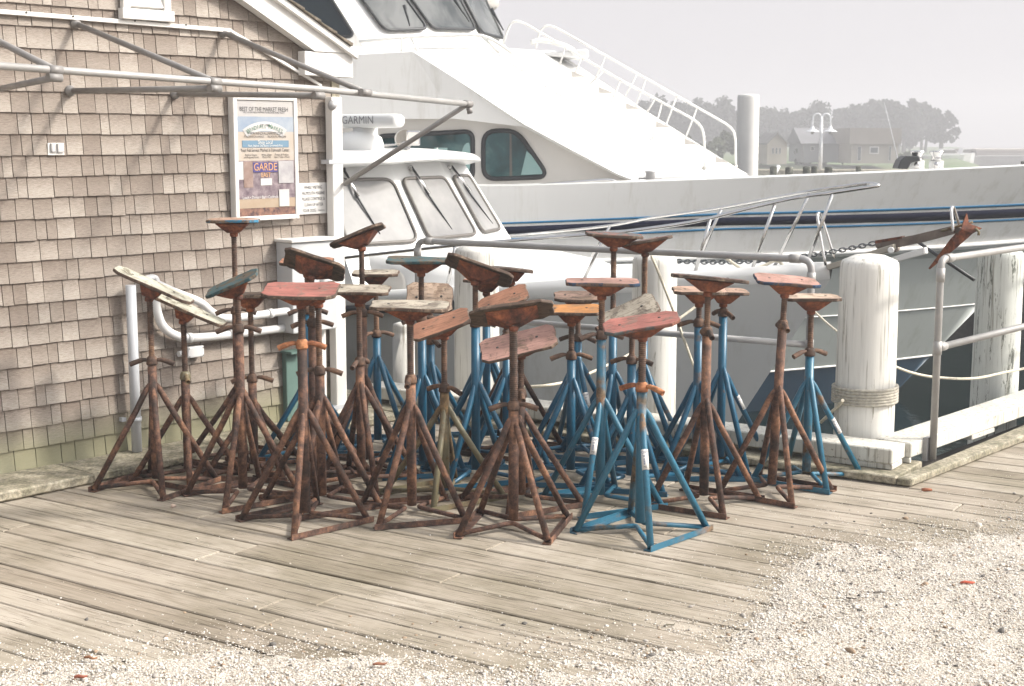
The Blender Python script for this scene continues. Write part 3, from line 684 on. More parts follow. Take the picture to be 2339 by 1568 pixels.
# downpipe with its strap and a timber batten
a0x = wl(W(764, 600, .09)); a1x = wl(W(788, 600, .09)); zt = W(776, 222, .09).z
dpp = thing('downpipe', WP((a0x+a1x)/2, .05, .03), 'white square downpipe at the right corner of the shed', 'downpipe')
MB().prism([WP(a0x, .05, .03), WP(a1x, .05, .03), WP(a1x, zt, .03), WP(a0x, zt, .03)], NW*.06).build('pipe', TRIM, dpp, bevel=.006, seg=2)
mb = MB()
for y in (370, 930): zz = W(776, y, .09).z; mb.prism([WP(a0x-.03, zz-.012, .022), WP(a1x+.004, zz-.012, .022), WP(a1x+.004, zz+.012, .022), WP(a0x-.03, zz+.012, .022)], NW*.071)
mb.build('strap', PVC_G, dpp)
mb = MB(); fl = W(768, 232, .11); mb.lathe([(0, .03), (.018, .028), (.028, .01), (.03, 0), (0, 0)], WP(a0x-.005, zt-.05, .095), NW, 14); mb.build('spotlight', GALV, dpp)
a2 = wl(W(700, 900, .05)); 
mb = MB().prism([WP(a0x-.10, .05, .021), WP(a0x-.055, .05, .021), WP(a0x-.055, .75, .021), WP(a0x-.10, .75, .021)], NW*.045)
t_ = thing('service_post', WP(a0x-.08, .05, .03), 'white upright post under the cabinet left of the downpipe', 'post'); mb.build('post', TRIM, t_, bevel=.003)
# ---------------------------------------------------------------- boat stands
GRP = 'screw-top boat stands crowded on the deck'
MATS = {'r': RUST, 'd': RUST_DK, 'o': OLIVE, 'b': BLUE, 'w': BLUE_W, 't': TEAL}
STICK_INK = plain('label_ink', (.10, .12, .2), .5)
def pole_x(px, y, Y): return P(px, y, Y).x
def stand(kind, px, yb, yj, yc, yp, pad, label, slope=0, pitch=0, size=(.29, .20), yaw=None, byaw=None, nut=0, scr=1.0, sticker=None, pad_yaw=0, lean=0, px0=None, foot=.285, nutm=None, thick=.0165, brk=1.0, clip=.03, rim=None):
    """px: image column of the pole at collar height yc; yb: row of the pole foot; yj: row where the legs join;
    yp: row of the top of the screw; slope/pitch tilt the pad; byaw turns the base"""
    g = G(px, yb, 0); Y = g.y; Xc = P(px, yc, Y).x
    L = V((Xc, Y, 0)); t = thing('boat_stand', L, label, 'boat stand', GRP)
    zj = P(px, yj, Y).z; zc = P(px, yc, Y).z; zp = P(px, yp, Y).z
    lx = lean
    def ax(z): return V((Xc + lx*(z-zc), Y, z))
    body = MATS[kind]; blue = kind in 'bwt'
    rp = .0222
    by = random.uniform(0, 90) if byaw is None else byaw; by = math.radians(by)
    feet = [V((Xc+lx*(0-zc)*.5, Y, 0)) + V((math.cos(by+k*math.pi/2), math.sin(by+k*math.pi/2), 0))*foot*random.uniform(.96, 1.04) for k in range(4)]
    MB().tube([ax(.045), ax(zc-.018)], rp, 16).build('pole', body, t)
    for k, f in enumerate(feet):
        o = (f - ax(0)); o.z = 0; o = o.normalized(); jz = zj + (.0 if k % 2 else -.02)
        top = ax(jz) + o*.013; kn = ax(jz-.055) + o*.041; ft = f + Z*.012
        mid = kn + (ft-kn)*.14 + Z*-.006
        lg = MB(); lg.tube(spline([top, kn, mid], 4)[:-1] + [mid, ft], [.006, .010, .0135, .0155, .0165, .0168, .0168, .0168, .0168, .0168][:9] + [.0168] if False else None or [.005, .009, .012, .0135, .0142, .0146, .0146, .0146, .0146, .0146], 12)
        leg = lg.build('leg', body, t)
        if sticker is not None and k == sticker[0]:
            a = kn + (ft-kn)*sticker[1]; b2 = kn + (ft-kn)*(sticker[1]+.17); dd = (b2-a).normalized()
            stk = MB().tube([a, b2], .0154, 14).build('sticker', SIGNW, leg)
            view = (CAM-a).normalized(); nn = (view - dd*view.dot(dd)).normalized(); rt = (-dd).cross(nn)
            L_ = (b2-a).length; mb = MB()
            def bar(u, v0, v1, w_): c_ = a + dd*L_*(v0+v1)/2 + rt*u + nn*.0153; mb.box(c_, rt*w_, dd*L_*(v1-v0)/2, nn*.0009)
            for q in range(9): bar(-.003, .47+q*.035, .47+q*.035+.014+.008*(q % 3 == 0), .0035)
            bar(-.002, .32, .335, .007); bar(-.002, .36, .37, .005)
            mb.build('barcode', STICK_INK, stk)
            text('OW', .016, a+dd*L_*.17+nn*.0166, rt, -dd, STICK_INK, stk); text('M2', .012, a+dd*L_*.88+nn*.0166, rt, -dd, INK, stk)
    # two angle-iron feet bars and two bent braces through the pole foot
    for i, j in ((0, 1), (2, 3)):
        a, b2 = feet[i], feet[j]; d = (b2-a).normalized(); inn = (ax(0)-(a+b2)/2); inn.z = 0; inn = inn.normalized()
        a = a - d*.022; b2 = b2 + d*.022; mb = MB()
        mb.hexa([a+Z*.002-inn*.018, b2+Z*.002-inn*.018, b2+Z*.002-inn*.013, a+Z*.002-inn*.013, a+Z*.027-inn*.018, b2+Z*.027-inn*.018, b2+Z*.027-inn*.013, a+Z*.027-inn*.013])
        mb.hexa([a+Z*.002-inn*.0125, b2+Z*.002-inn*.0125, b2+Z*.002+inn*.020, a+Z*.002+inn*.020, a+Z*.007-inn*.0125, b2+Z*.007-inn*.0125, b2+Z*.007+inn*.020, a+Z*.007+inn*.020])
        mb.build('foot_bar', body, t)
    for i, j in ((1, 2), (3, 0)):
        c_ = ax(.035); m_ = (feet[i]+feet[j])/2; m_ = c_ + (m_-c_).normalized()*.028; m_.z = .035
        MB().tube(bend([feet[i]*.95+m_*.05+Z*.016, m_, feet[j]*.95+m_*.05+Z*.016], .02, 3), .0105, 10).build('brace', body, t)
    # screw with thread
    zb_ = zc+.012; r1 = .0148*scr; ln = max(.02, zp - zb_); nt_ = max(2, int(ln/.0085)); prof = [(0, 0)]
    for i in range(nt_):
        h = ln*i/nt_; dh = ln/nt_; prof += [(r1*.84, h), (r1*1.03, h+dh*.3), (r1*1.03, h+dh*.55), (r1*.84, h+dh*.9)]
    prof += [(r1*.84, ln), (0, ln)]
    sd = (ax(zp)-ax(zb_)).normalized()
    MB().lathe(prof, ax(zb_), sd, 12).build('screw', SCREW if kind != 'd' else RUST_DK, t)
    # nut with two bent pipe handles
    nm = {'or': RUST_OR, 'ol': OLIVE, None: SCREW}[nutm]
    mb = MB(); mb.lathe([(0, -.020), (.0265, -.020), (.028, -.012), (.026, .004), (.023, .016), (.016, .022), (0, .022)], ax(zc), Z, 16)
    nutob = mb.build('nut', nm, t)
    na = math.radians(nut); hd = V((math.cos(na), math.sin(na), 0)); pr = V((-hd.y, hd.x, 0))
    for sgn in (-1, 1):
        a = ax(zc) + hd*sgn*.018; p1 = ax(zc+.004) + hd*sgn*.04; p2 = ax(zc-.006)+hd*sgn*.075; p3 = ax(zc-.018)+hd*sgn*.105
        h = MB(); pl = spline([a, p1, p2, p3], 3); n_ = len(pl)
        h.tube(pl, [.0075+.0052*min(1, i/(n_*.55)) for i in range(n_)], 10, caps=False)
        e = p3; dd = (p3-p2).normalized(); h.lathe([(.0127, 0), (.0092, 0), (.009, -.03), (0, -.03)], e, dd, 10)
        h.build('handle', nm, nutob)
    # head: bracket and pad
    yw = math.radians(pad_yaw); sl_, pt_ = math.radians(slope), math.radians(pitch)
    R = Matrix.Rotation(sl_, 3, 'Y') @ Matrix.Rotation(pt_, 3, 'X') @ Matrix.Rotation(yw, 3, 'Z')
    # rotation about Y by +slope drops the right side; about X by +pitch shows the top face to the viewer
    ex, ey, ez = R @ V((1, 0, 0)), R @ V((0, 1, 0)), R @ V((0, 0, 1))
    c0 = ax(zp); hw, hd2 = size[0]/2*.96, size[1]/2*.9
    bh = .046; bw = hw*.64*brk; bd = min(hd2*.78, .075)
    tp = c0 + ez*bh
    mb = MB()
    lo = [c0-ex*.032-ey*.028-ez*.006, c0+ex*.032-ey*.028-ez*.006, c0+ex*.032+ey*.028-ez*.006, c0-ex*.032+ey*.028-ez*.006]
    hi = [tp-ex*bw-ey*bd, tp+ex*bw-ey*bd, tp+ex*bw+ey*bd, tp-ex*bw+ey*bd]
    mb.hexa(lo+hi); mb.lathe([(0, -.022), (.021, -.022), (.022, 0), (0, 0)], c0-ez*.006, sd, 12)
    mb.build('bracket', RUST_BR, t, bevel=.004)
    # pad: plywood board with clipped, worn corners
    def outl(zoff, k=1.0):
        cl = clip; pts = []
        for sx, sy in ((-1, -1), (1, -1), (1, 1), (-1, 1)):
            a1 = V((sx*(hw-cl), sy*hd2, 0)); a2 = V((sx*hw, sy*(hd2-cl*.8), 0))
            pts += [a1, a2] if sx*sy < 0 else [a2, a1]
        out = []
        n = len(pts)
        for i in range(n):
            p, q_ = pts[i], pts[(i+1) % n]; m = 5 if (q_-p).length > .1 else 1
            for k_ in range(m): out.append(p.lerp(q_, k_/m))
        return out
    base = outl(0); jit = [random.uniform(-.0035, .0035) for _ in base]
    sdn = random.uniform(0, 99); vs = []
    for zz in (0, thick*.5, thick):
        for (p, j) in zip(base, jit):
            k_ = 1 + j/max(hw, hd2) + .012*mnoise.noise(V((p.x*30+sdn, p.y*30, zz*90))); warp = .006*mnoise.noise(V((p.x*5+sdn, p.y*5, 1)))
            vs.append(tp + ex*p.x*k_ + ey*p.y*k_ + ez*(zz+.001+warp))
    n = len(base); fs = [tuple(range(n))[::-1]] + [(i, (i+1) % n, (i+1) % n+n*1, i+n) for i in range(n)] + [(n+i, n+(i+1) % n, 2*n+(i+1) % n, 2*n+i) for i in range(n)]
    c_t = sum((vs[2*n+i] for i in range(n)), V())/n; vs.append(c_t); fs += [(2*n+i, 2*n+(i+1) % n, 3*n) for i in range(n)]
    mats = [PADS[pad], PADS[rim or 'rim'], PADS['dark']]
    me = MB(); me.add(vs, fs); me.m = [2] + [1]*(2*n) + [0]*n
    pd = me.build('pad', mats, t, bevel=.003)
    for sx, sy in ((-.55, 0), (.5, .1)):
        MB().lathe([(0, .0022), (.006, .0015), (.007, 0)], tp + ex*hw*sx + ey*hd2*sy + ez*(thick+.0015), ez, 8).build('bolt', SCREWHEAD, pd)
    return t
S = stand
# --- back rows
S('r', 539, 1048, 872, 709, 529, 'peach', 'tallest left-hand rusty stand, its peeling orange pad with blue rim just below the poster', 0, 2, (.28, .19), byaw=18, nut=8, clip=.05, rim='bluerim')
S('b', 703, 1040, 850, 709, 622, 'orange', 'blue stand with flat orange pad and rusty handles beside the grey cabinet', 0, 6, (.29, .18), byaw=30, nut=15)
S('r', 828, 1068, 852, 715, 562, 'mixed', 'rusty stand whose red blue-rimmed pad tips steeply up against the small boat windows', -22, -12, (.30, .17), byaw=50, nut=5, brk=1.1)
S('b', 860, 1022, 808, 762, 648, 'grey', 'blue stand with pale splintered level pad in the back row near the downpipe', 0, 3, (.26, .18), byaw=40, nut=35)
S('b', 983, 1042, 822, 778, 690, 'tan', 'blue stand with pale tan pad tipped up to face the camera', 2, 62, (.255, .19), byaw=25, nut=120, brk=.8)
S('b', 1111, 1012, 797, 730, 665, 'orange', 'short-headed blue stand with thin worn orange pad behind the dark tilted pad', 1, -3, (.27, .17), byaw=60, nut=100, sticker=(0, .3), clip=.045)
S('d', 1168, 1032, 812, 745, 640, 'dark', 'dark rusty stand with small dark level pad in front of the small boat foredeck', 4, -2, (.23, .17), byaw=15, nut=70)
S('b', 1157, 1052, 850, 770, 706, 'orange', 'blue stand with bright orange pad tilted up to the right behind the big dark pad', -22, 24, (.29, .19), byaw=48, nut=60)
S('b', 1320, 1032, 814, 771, 700, 'peach', 'blue stand with pinkish pad just behind the amber pad', 0, 12, (.27, .18), byaw=20, nut=-25, sticker=(3, .28))
S('b', 1400, 1042, 843, 742, 562, 'mixed', 'very tall blue stand with thin level weathered pad against the yacht hull', 3, 0, (.31, .19), byaw=70, nut=30, scr=1.05, brk=1.25)
S('b', 1471, 1034, 830, 752, 575, 'mixed', 'very tall blue stand with red weathered pad tipped up to the right', -10, -3, (.32, .19), byaw=35, nut=60, scr=1.05, brk=1.25)
S('b', 1652, 1062, 836, 714, 690, 'peach', 'blue stand with peach pad half hidden behind the dark rusty-bracket pad', 3, 4, (.25, .18), byaw=22, nut=110, sticker=(0, .2))
# --- middle rows
S('r', 576, 1078, 906, 864, 700, 'dark', 'rusty stand with flat dark pad partly hidden behind the teal pad', 0, -1, (.26, .17), byaw=40, nut=12)
S('r', 713, 1092, 905, 737, 628, 'dark', 'rusty stand with pad tipped to show its dark underside before the grey cabinet', 17, -34, (.32, .21), byaw=10, nut=20, scr=1.1)
S('b', 963, 1072, 852, 728, 620, 'teal', 'thick blue stand with level blue-green pad at the left end of the pipe railing', 1, 4, (.36, .19), byaw=55, nut=25, sticker=(3, .32), rim='teal')
S('b', 1086, 1090, 867, 738, 640, 'dark', 'blue stand with big dark pad tipped down to the right showing its underside', 20, -26, (.36, .21), byaw=64, nut=20, sticker=(3, .42))
S('b', 1305, 1092, 860, 812, 733, 'amber', 'blue stand with flat amber pad and rusty wing nut', 0, 8, (.31, .19), byaw=38, nut=6, brk=.75)
S('b', 1443, 1105, 892, 822, 738, 'grey', 'blue stand with weathered bare grey pad tilted up to the right', -24, 28, (.31, .20), byaw=28, nut=-20, nutm=None, sticker=(3, .2))
S('b', 1596, 1078, 868, 737, 690, 'peach', 'blue stand with blue-edged beige pad just right of the middle piling', 1, 3, (.28, .18), byaw=44, nut=-12)
S('w', 1850, 1096, 858, 804, 706, 'tan', 'rightmost blue stand with beige pad beside the corner piling', 0, 3, (.29, .18), byaw=8, nut=30, sticker=(0, .33))
S('r', 423, 1092, 892, 858, 728, 'pale', 'rusty stand with yellow wing nut under the lower end of a long pale board', 24, 4, (.42, .13), byaw=14, nut=110, nutm='ol', brk=.42, clip=.02, foot=.27)
S('r', 822, 1104, 868, 826, 688, 'grey', 'rusty stand with weathered grey pad near the shed downpipe', 2, 6, (.31, .21), byaw=20, nut=75)
S('r', 1190, 1150, 935, 898, 808, 'pink', 'rusty stand with dusty pink tilted pad right behind the front dark-padded one', -14, 26, (.37, .20), byaw=78, nut=95)
S('r', 1615, 1152, 906, 757, 664, 'mixed', 'tall rusty stand with dark pad and orange rusty bracket right of the middle piling', 5, -3, (.36, .17), byaw=12, nut=95, foot=.27)
S('r', 1788, 1126, 877, 741, 668, 'pink', 'leaning rusty stand with pink blue-edged pad left of the corner piling', 4, 8, (.31, .20), byaw=6, nut=92, lean=.042, foot=.27, rim='navyrim')
S('w', 1374, 1150, 906, 765, 672, 'pink', 'tall blue stand with thin rosy pad just left of the front blue one', 1, 4, (.35, .17), byaw=72, nut=15, sticker=(2, .24), rim='navyrim')
S('o', 1015, 1134, 923, 886, 764, 'orange', 'olive-stained rusty stand with orange pad tilted up to the right', -19, 22, (.30, .18), byaw=82, nut=-40)
S('r', 730, 1152, 901, 846, 690, 'teal', 'rusty stand standing right behind the red-padded front left one', -16, 10, (.20, .15), byaw=76, nut=2)
# --- front row
S('r', 347, 1112, 873, 824, 676, 'pale', 'leftmost rusty stand carrying a long pale weathered board that slopes down to the right', 24, 3, (.42, .15), byaw=-70, nut=5, brk=.42, clip=.035)
S('r', 545, 1136, 894, 750, 672, 'teal', 'rusty stand with dark teal pad tipped up steeply near the left end of the group', -24, 10, (.27, .17), byaw=84, nut=8, rim='teal')
S('r', 690, 1192, 930, 786, 692, 'red', 'front left rusty stand with broad faded red pad and orange wing nut', 1, 11, (.335, .24), byaw=88, nut=4, nutm='or', scr=1.15, clip=.035)
S('r', 938, 1176, 920, 866, 727, 'grey', 'front rusty stand with level weathered grey pad in the middle of the group', 1, 6, (.36, .21), byaw=62, nut=85, scr=1.1)
S('r', 1173, 1208, 950, 926, 742, 'dark', 'front centre rusty stand with long thick screw and dark pad showing its underside', -8, -28, (.375, .23), byaw=-58, nut=3, scr=1.25, clip=.05)
S('w', 1466, 1216, 930, 884, 766, 'red', 'front blue stand with red pad, orange wing nut and white leg sticker', -10, 14, (.34, .18), byaw=94, nut=-35, nutm='or', scr=1.15, sticker=(2, .2), clip=.04, rim='mixed')
# ---------------------------------------------------------------- small white boat behind the railing
F = U.copy(); S_ = -NU                          # forward, and the side facing the camera
BOW = V((2.2, 9.7, 0))
def B(t, l, z): return BOW - F*t + S_*l + Z*z   # t metres behind the stem, l towards the camera
sb = thing('small_boat', B(4, 0, WZ), 'small white cabin boat with three raked windows moored behind the railing', 'boat')
HULLG = gelcoat('grey_white_hull', (.58, .59, .585))
def sheer(t): return .735 - .093*t if t < 4.6 else .307 - .02*(t-4.6)
def stem_t(z): return -.02 + max(0, .80-z)*.62
HB = 1.42
def halfb(t, z):
    d = t - stem_t(z)
    if d <= 0: return 0.0
    full = HB*(1 - .16*max(0, (.5-z)/1.5))
    return full*(1-(1-min(d/4.6, 1))**2.1)
ts = [0, .04, .12, .25, .45, .7, 1, 1.4, 1.8, 2.3, 2.8, 3.4, 4, 4.8, 5.8, 7, 8.5]
lv = [-1.9, -1.4, -1.0, -.6, -.25, .05, .3, .55, 1.0]
for side, sgn in (('a', 1), ('b', -1)):
    pass
rows = []
for t in ts:
    col = []
    for k in range(len(lv)):
        z = -1.9 + (sheer(t)+1.9)*(k/(len(lv)-1)); st = stem_t(z); tt = max(t, 0)
        # distance measured along from the raked stem so the stem line is true
        td = st + t*(1 - st/8.5)
        col.append((td, halfb(td, z), z))
    rows.append(col)
mb = MB(); mb.grid([[B(a, b_, z) for a, b_, z in c_] for c_ in rows], 0, True); mb.grid([[B(a, -b_, z) for a, b_, z in c_] for c_ in rows], 0, True)
hull = mb.build('hull', HULLG, sb)
def rim(t, dz=0, inset=0): 
    z = sheer(t); td = stem_t(z) + t*(1-stem_t(z)/8.5); return td, max(halfb(td, z)-inset, 0), z+dz
tl = [0, .05, .12, .25, .45, .7, 1, 1.4, 1.8, 2.3, 2.8, 3.4, 4, 4.8, 5.8, 7, 8.5]
def rimline(dz, inset, both=True, tl=tl):
    a = [B(*[rim(t, dz, inset)[i] for i in (0, 1, 2)]) for t in tl]
    return a
def mir(pts): return [p - S_*2*((p-BOW).dot(S_)) for p in pts]
# white gunwale, black rub rail, deck
for f in (lambda p: p, mir):
    mb = MB(); mb.grid([f(rimline(.0, -.004)), f(rimline(.06, -.03)), f(rimline(.115, -.01)), f(rimline(.12, .04)), f(rimline(.10, .10))], 0, True); mb.build('gunwale', GEL, sb)
    tr = [t for t in tl if t >= 2.3]
    MB().tube(f([p for p in [B(*rim(t, -.012, -.022)) for t in tr]]), .034, 10).build('rub_rail', BLACK, sb)
a, b2 = rimline(.1, .09), mir(rimline(.1, .09))
MB().grid([a, b2], 0, False).build('foredeck', GEL, sb)
# trunk cabin: tapering, rounded forward end
def trunk_w(t): 
    d = t-1.62
    return 0 if d <= 0 else min(1.0, .95*(1-(1-min(d/1.5, 1))**2.6)) + .04*min(max(t-3, 0), 1)
tt = [1.62, 1.64, 1.70, 1.80, 1.95, 2.15, 2.4, 2.8, 3.2, 3.7, 4.4, 5.4]
rows = []
for t in tt:
    w_ = trunk_w(t); zt = .72 + .03*min(t-1.62, 1.6)/1.6 + (.12*(t-2.4)/1.4 if t > 2.4 else 0); zt = min(zt, .885); zd = sheer(t)+.09
    rows.append([B(t, w_*1.03+.02, zd-.05), B(t, w_*1.02+.01, zd+.02), B(t+.03, w_*.99, zt-.08), B(t+.06, w_*.965, zt-.02), B(t+.10, w_*.90, zt+.008), B(t+.12, w_*.5, zt+.03), B(t+.12, 0, zt+.04)])
mb = MB(); mb.grid(rows, 0, True); mb.grid([mir(r) for r in rows], 0, True); mb.build('trunk_cabin', GEL, sb)
porth = MB().lathe([(0, .012), (.085, .012), (.10, .006), (.11, 0)], B(3.05, trunk_w(3.05)+.02, .62), S_, 24).build('porthole', GEL_W, sb)
# wheelhouse: wraparound front in three facets with rake
tF = 3.20; zs0, zs1 = .86, 1.47; RK = .37
def wf(l, z):                                  # front surface, z from sill to brow
    al = abs(l); back = 0 if al < .38 else (al-.38)*.30
    k = (z-.86)/(1.47-.86); return B(tF + back + RK*k, l*(1-.12*k), z)
ls = [-1.12, -.9, -.64, -.38, -.2, 0, .2, .38, .64, .9, 1.12]
zr = [.60, .70, .86, .95, 1.05, 1.2, 1.35, 1.47, 1.53]
mb = MB(); mb.grid([[wf(l, z) for l in ls] for z in zr], 0, False)
for sg_ in (1, -1):
    e = [wf(1.12*sg_, z) for z in zr]; mb.grid([e, [p - F*2.6 for p in e]], 0, False)
house = mb.build('wheelhouse', GEL, sb)
def brow(l): al = abs(l); return tF + RK*.9 - .22 + (0 if al < .5 else (al-.5)**1.5*1.1)
ls2 = [-1.05, -1.03, -.96, -.86, -.74, -.55, -.3, 0, .3, .55, .74, .86, .96, 1.03, 1.05]
def roofrow(z, inn, fr): return [B(brow(l)+fr+(.12 if abs(l) > 1.04 else 0), l*(1-inn), z+.018-.055*(l/1.05)**2) for l in ls2]
mb = MB(); rr_ = [roofrow(1.485, .10, .30), roofrow(1.487, .03, .07), roofrow(1.505, .0, 0), roofrow(1.53, .0, .012), roofrow(1.555, .02, .05), roofrow(1.57, .06, .14)]
top = [[B(brow(l)+.14+k, l*.94, 1.61-.05*(l/1.05)**2) for l in ls2] for k in (.3, .8, 1.6, 2.6)]
mb.grid(rr_ + top, 0, True)
mb.grid([[r[0] for r in rr_], [r[0]-F*2.8 for r in rr_]], 0, True); mb.grid([[r[-1] for r in rr_], [r[-1]-F*2.8 for r in rr_]], 0, True)
roof = mb.build('roof', GEL, sb)
m, nt, b = new_mat('curtained_glass'); co = coords(nt, (1, 1, 1)); n = noise(nt, co, 2.5, 4, .55)
r = ramp(nt, n.outputs[0], [(.35, (.19, .188, .188)), (.65, (.28, .275, .268))]); nt.links.new(r.outputs[0], b.inputs['Base Color']); b.inputs['Roughness'].default_value = .12; b.inputs['Specular IOR Level'].default_value = .25; CGLASS = m
FRM = plain('grey_rubber_seal', (.11, .10, .09), .5, 0, .1, 8)
def pane(pts, nrm, r, glass, frame, name, parent, fr=.015, off=.02, n=5, back=.012):
    pts = bend(pts, r, n, True)
    f = MB().tube([p+nrm*off for p in pts], fr, 8, closed=True).build(name, frame, parent)
    MB().prism([p+nrm*(off-.0) for p in pts], -nrm*back).build('pane', glass, f)
    return f
def facet_n(l): 
    a, b2, c_ = wf(l-.05, 1.0), wf(l+.05, 1.0), wf(l, 1.2); n_ = (b2-a).cross(c_-a).normalized(); return n_ if n_.dot(F) > 0 else -n_
pane([wf(.32, .895), wf(-.335, .895), wf(-.30, 1.36), wf(.33, 1.36)], facet_n(0), .07, CGLASS, FRM, 'window', sb)
pane([wf(1.07, .885), wf(.44, .885), wf(.44, 1.36), wf(1.05, 1.36)], facet_n(.8), .09, CGLASS, FRM, 'window', sb)
pane([wf(-.47, .90), wf(-.95, .90), wf(-.95, 1.36), wf(-.47, 1.36)], facet_n(-.8), .07, CGLASS, FRM, 'window', sb)
for l, sw in ((.88, -.12), (.13, -.16), (-.56, -.26)):
    nn = facet_n(l); tp_ = wf(l, 1.44)+nn*.03; md = wf(l+sw*.25, 1.22)+nn*.055; lo = wf(l+sw, .95)+nn*.02; up_ = wf(l+sw*.35, 1.30)+nn*.022
    w_ = MB(); w_.tube([tp_, md], .008, 8); w_.lathe([(0, .03), (.022, .028), (.024, 0)], wf(l, 1.44)+nn*.002, nn, 10); w_.tube([tp_-F*0+S_*.03, md], .005, 6)
    wp = w_.build('wiper', CHROME, sb); MB().tube([up_, md-nn*.02, lo], [.004, .009, .004], 8).build('blade', BLACK, wp)
    MB().tube([tp_, tp_+(md-tp_)*.45], .0095, 8).build('sleeve', BLACK, wp)
# radar, dome, horn and light on the roof
def R3(x, y, t_l):                              # point seen at (x, y) on the vertical plane l = const of the boat
    r = ray(x, y); a = B(0, t_l, 0); k = (a.dot(NU))/(r.dot(NU)); return CAM + r*((a-CAM).dot(NU)/r.dot(NU))
cR = R3(830, 277, .35); rad = thing('radar_bar', cR - Z*.1, 'white open-array radar bar lettered in grey on the small boat roof', 'radar')
e = R3(914, 277, .35); dx = (e-cR); dx.z = 0; hl = dx.length; dx.normalize()
hgt = .056
sec = [(0, 1), (.5, .97), (.85, .75), (1, .35), (1, -.35), (.85, -.75), (.5, -.97), (0, -1), (-.5, -.97), (-.85, -.75), (-1, -.35), (-1, .35), (-.85, .75), (-.5, .97)]
dn = V((dx.y, -dx.x, 0)); 
ends = [(-1.0*hl-.02, .7), (-1.0*hl, 1)] ; mb = MB()
rowz = []
for s_, k in ((-hl*1.9, .0), (-hl*1.9, .75), (-hl*1.88, .95), (-hl*1.84, 1), (hl-.06, 1), (hl-.02, .95), (hl, .75), (hl, .0)):
    rowz.append([cR + dx*s_ + dn*a_*.075*k + Z*b_*hgt*k for a_, b_ in sec])
mb.grid(rowz, 0, True, True); rb = mb.build('radar_bar_case', GEL, rad)
text('GARMIN', .088, R3(831, 275, .35)+dn*.0785+Z*-.002, dx, Z, plain('grey_lettering', (.20, .20, .21), .5), rad, squash=.98)
cD = R3(835, 330, .3); zb = 1.6
mb = MB(); mb.lathe([(.13, .22), (.10, .24), (.10, .33), (0, .33)], V((cD.x, cD.y, 1.45)), Z, 20)
mb.build('pedestal', GEL, rad)
MB().lathe([(.19, 0), (.20, .02), (.198, .07), (.18, .12), (.13, .155), (.07, .17), (0, .172)], V((cD.x-.05, cD.y, 1.575)), Z, 28).build('dome', GEL, rad)
hn = thing('air_horn', R3(900, 340, .1), 'chrome twin-trumpet horn with square spotlight on the small boat roof', 'horn')
def hp(x, y): return R3(x, y, .1)
mb = MB(); mb.tube([hp(842, 336), hp(900, 331), hp(925, 326)], [.018, .009, .012], 10); mb.tube([hp(846, 350), hp(905, 342), hp(935, 338)], [.018, .009, .012], 10); mb.lathe([(.0, 0), (.03, .0), (.012, .05)], hp(840, 338), F, 12)
for x in (850, 905, 925): mb.tube([hp(x, 345)-Z*.06, hp(x, 336)], .009, 8)
mb.build('trumpet', CHROME, hn)
mb = MB(); c_ = hp(924, 318); mb.lathe([(0, -.09), (.05, -.085), (.075, -.03), (.078, .0), (.078, .01)], c_, (F*.8-NU*.5).normalized(), 20); hb = mb.build('spotlight', GEL_W, hn)
mb = MB(); c_ = hp(944, 316); nn = (F*.6-NU*.7).normalized(); sx = nn.cross(Z); mb.box(c_, sx*.055, Z*.06, nn*.02); mb.build('lamp_housing', CHROME, hn, bevel=.01)
MB().box(c_+nn*.022, sx*.042, Z*.046, nn*.003).build('lens', plain('lens', (.75, .72, .68), .15), hn)
tag(MB().tube([R3(995, 352, -.3), R3(999, 338, -.3)], .006, 6).tube([R3(980, 353, -.3)+Z*0, R3(1012, 352, -.3)], .012, 8).build('antenna_stub', GEL), 'short white antenna stub on the right end of the small boat roof', 'antenna')
# bow rails: the line each one draws in the photo fixes its height above the deck edge
def rail_l(t, inset=.07):
    l = max(halfb(max(t, .02), .75)-inset, 0)
    return max(l, .16*math.sqrt(max(0, (t+.29)/1.0))) if t < 1.1 else l
def proj(p):
    r = p - CAM; k = FPX/(r.y*CT - r.z*ST); return CX + r.x*k, CY - (r.y*ST + r.z*CT)*k
def on_side(x, y, sgn):
    lo, hi = -.29, 8.0
    for _ in range(40):
        m_ = (lo+hi)/2; px_ = proj(B(m_, sgn*rail_l(m_), 1.0))[0]
        if px_ > x: lo = m_
        else: hi = m_
    t = (lo+hi)/2; b_ = B(t, sgn*rail_l(t), 0); return t, V((b_.x, b_.y, P(x, y, b_.y).z))
NEAR = [(700, 600), (790, 589), (1040, 561), (1160, 551), (1290, 541), (1403, 532), (1500, 520), (1595, 505), (1683, 483), (1803, 455), (1895, 441), (1960, 431), (1990, 426)]
FAR = [(1145, 541), (1270, 530), (1394, 516), (1497, 497), (1643, 476), (1760, 454), (1847, 438), (1920, 427), (1975, 420)]
nr = [on_side(x, y, 1)[1] for x, y in NEAR]; fr = [on_side(x, y, -1)[1] for x, y in FAR]
tip = B(-.29, 0, (nr[-1].z+fr[-1].z)/2)
MB().tube(spline(nr + [tip] + fr[::-1], 5), .0135, 10).build('bow_rail', CHROME, sb)
for x, y, bx_, by_, sgn in ((1040, 561, 1005, 690, 1), (1385, 533, 1320, 690, 1), (1622, 499, 1579, 655, 1), (1769, 463, 1712, 640, 1), (1899, 440, 1831, 616, 1), (1647, 476, 1600, 640, -1), (1848, 438, 1778, 625, -1), (1394, 516, 1345, 650, -1)):
    tp_ = on_side(x, y, sgn)[1]; t = on_side(bx_, by_, sgn)[0]; bt = B(t, sgn*max(halfb(t, sheer(t))-.10, .02), sheer(t)+.10)
    MB().tube([tp_, bt], .0125, 8).build('stanchion', CHROME, sb)
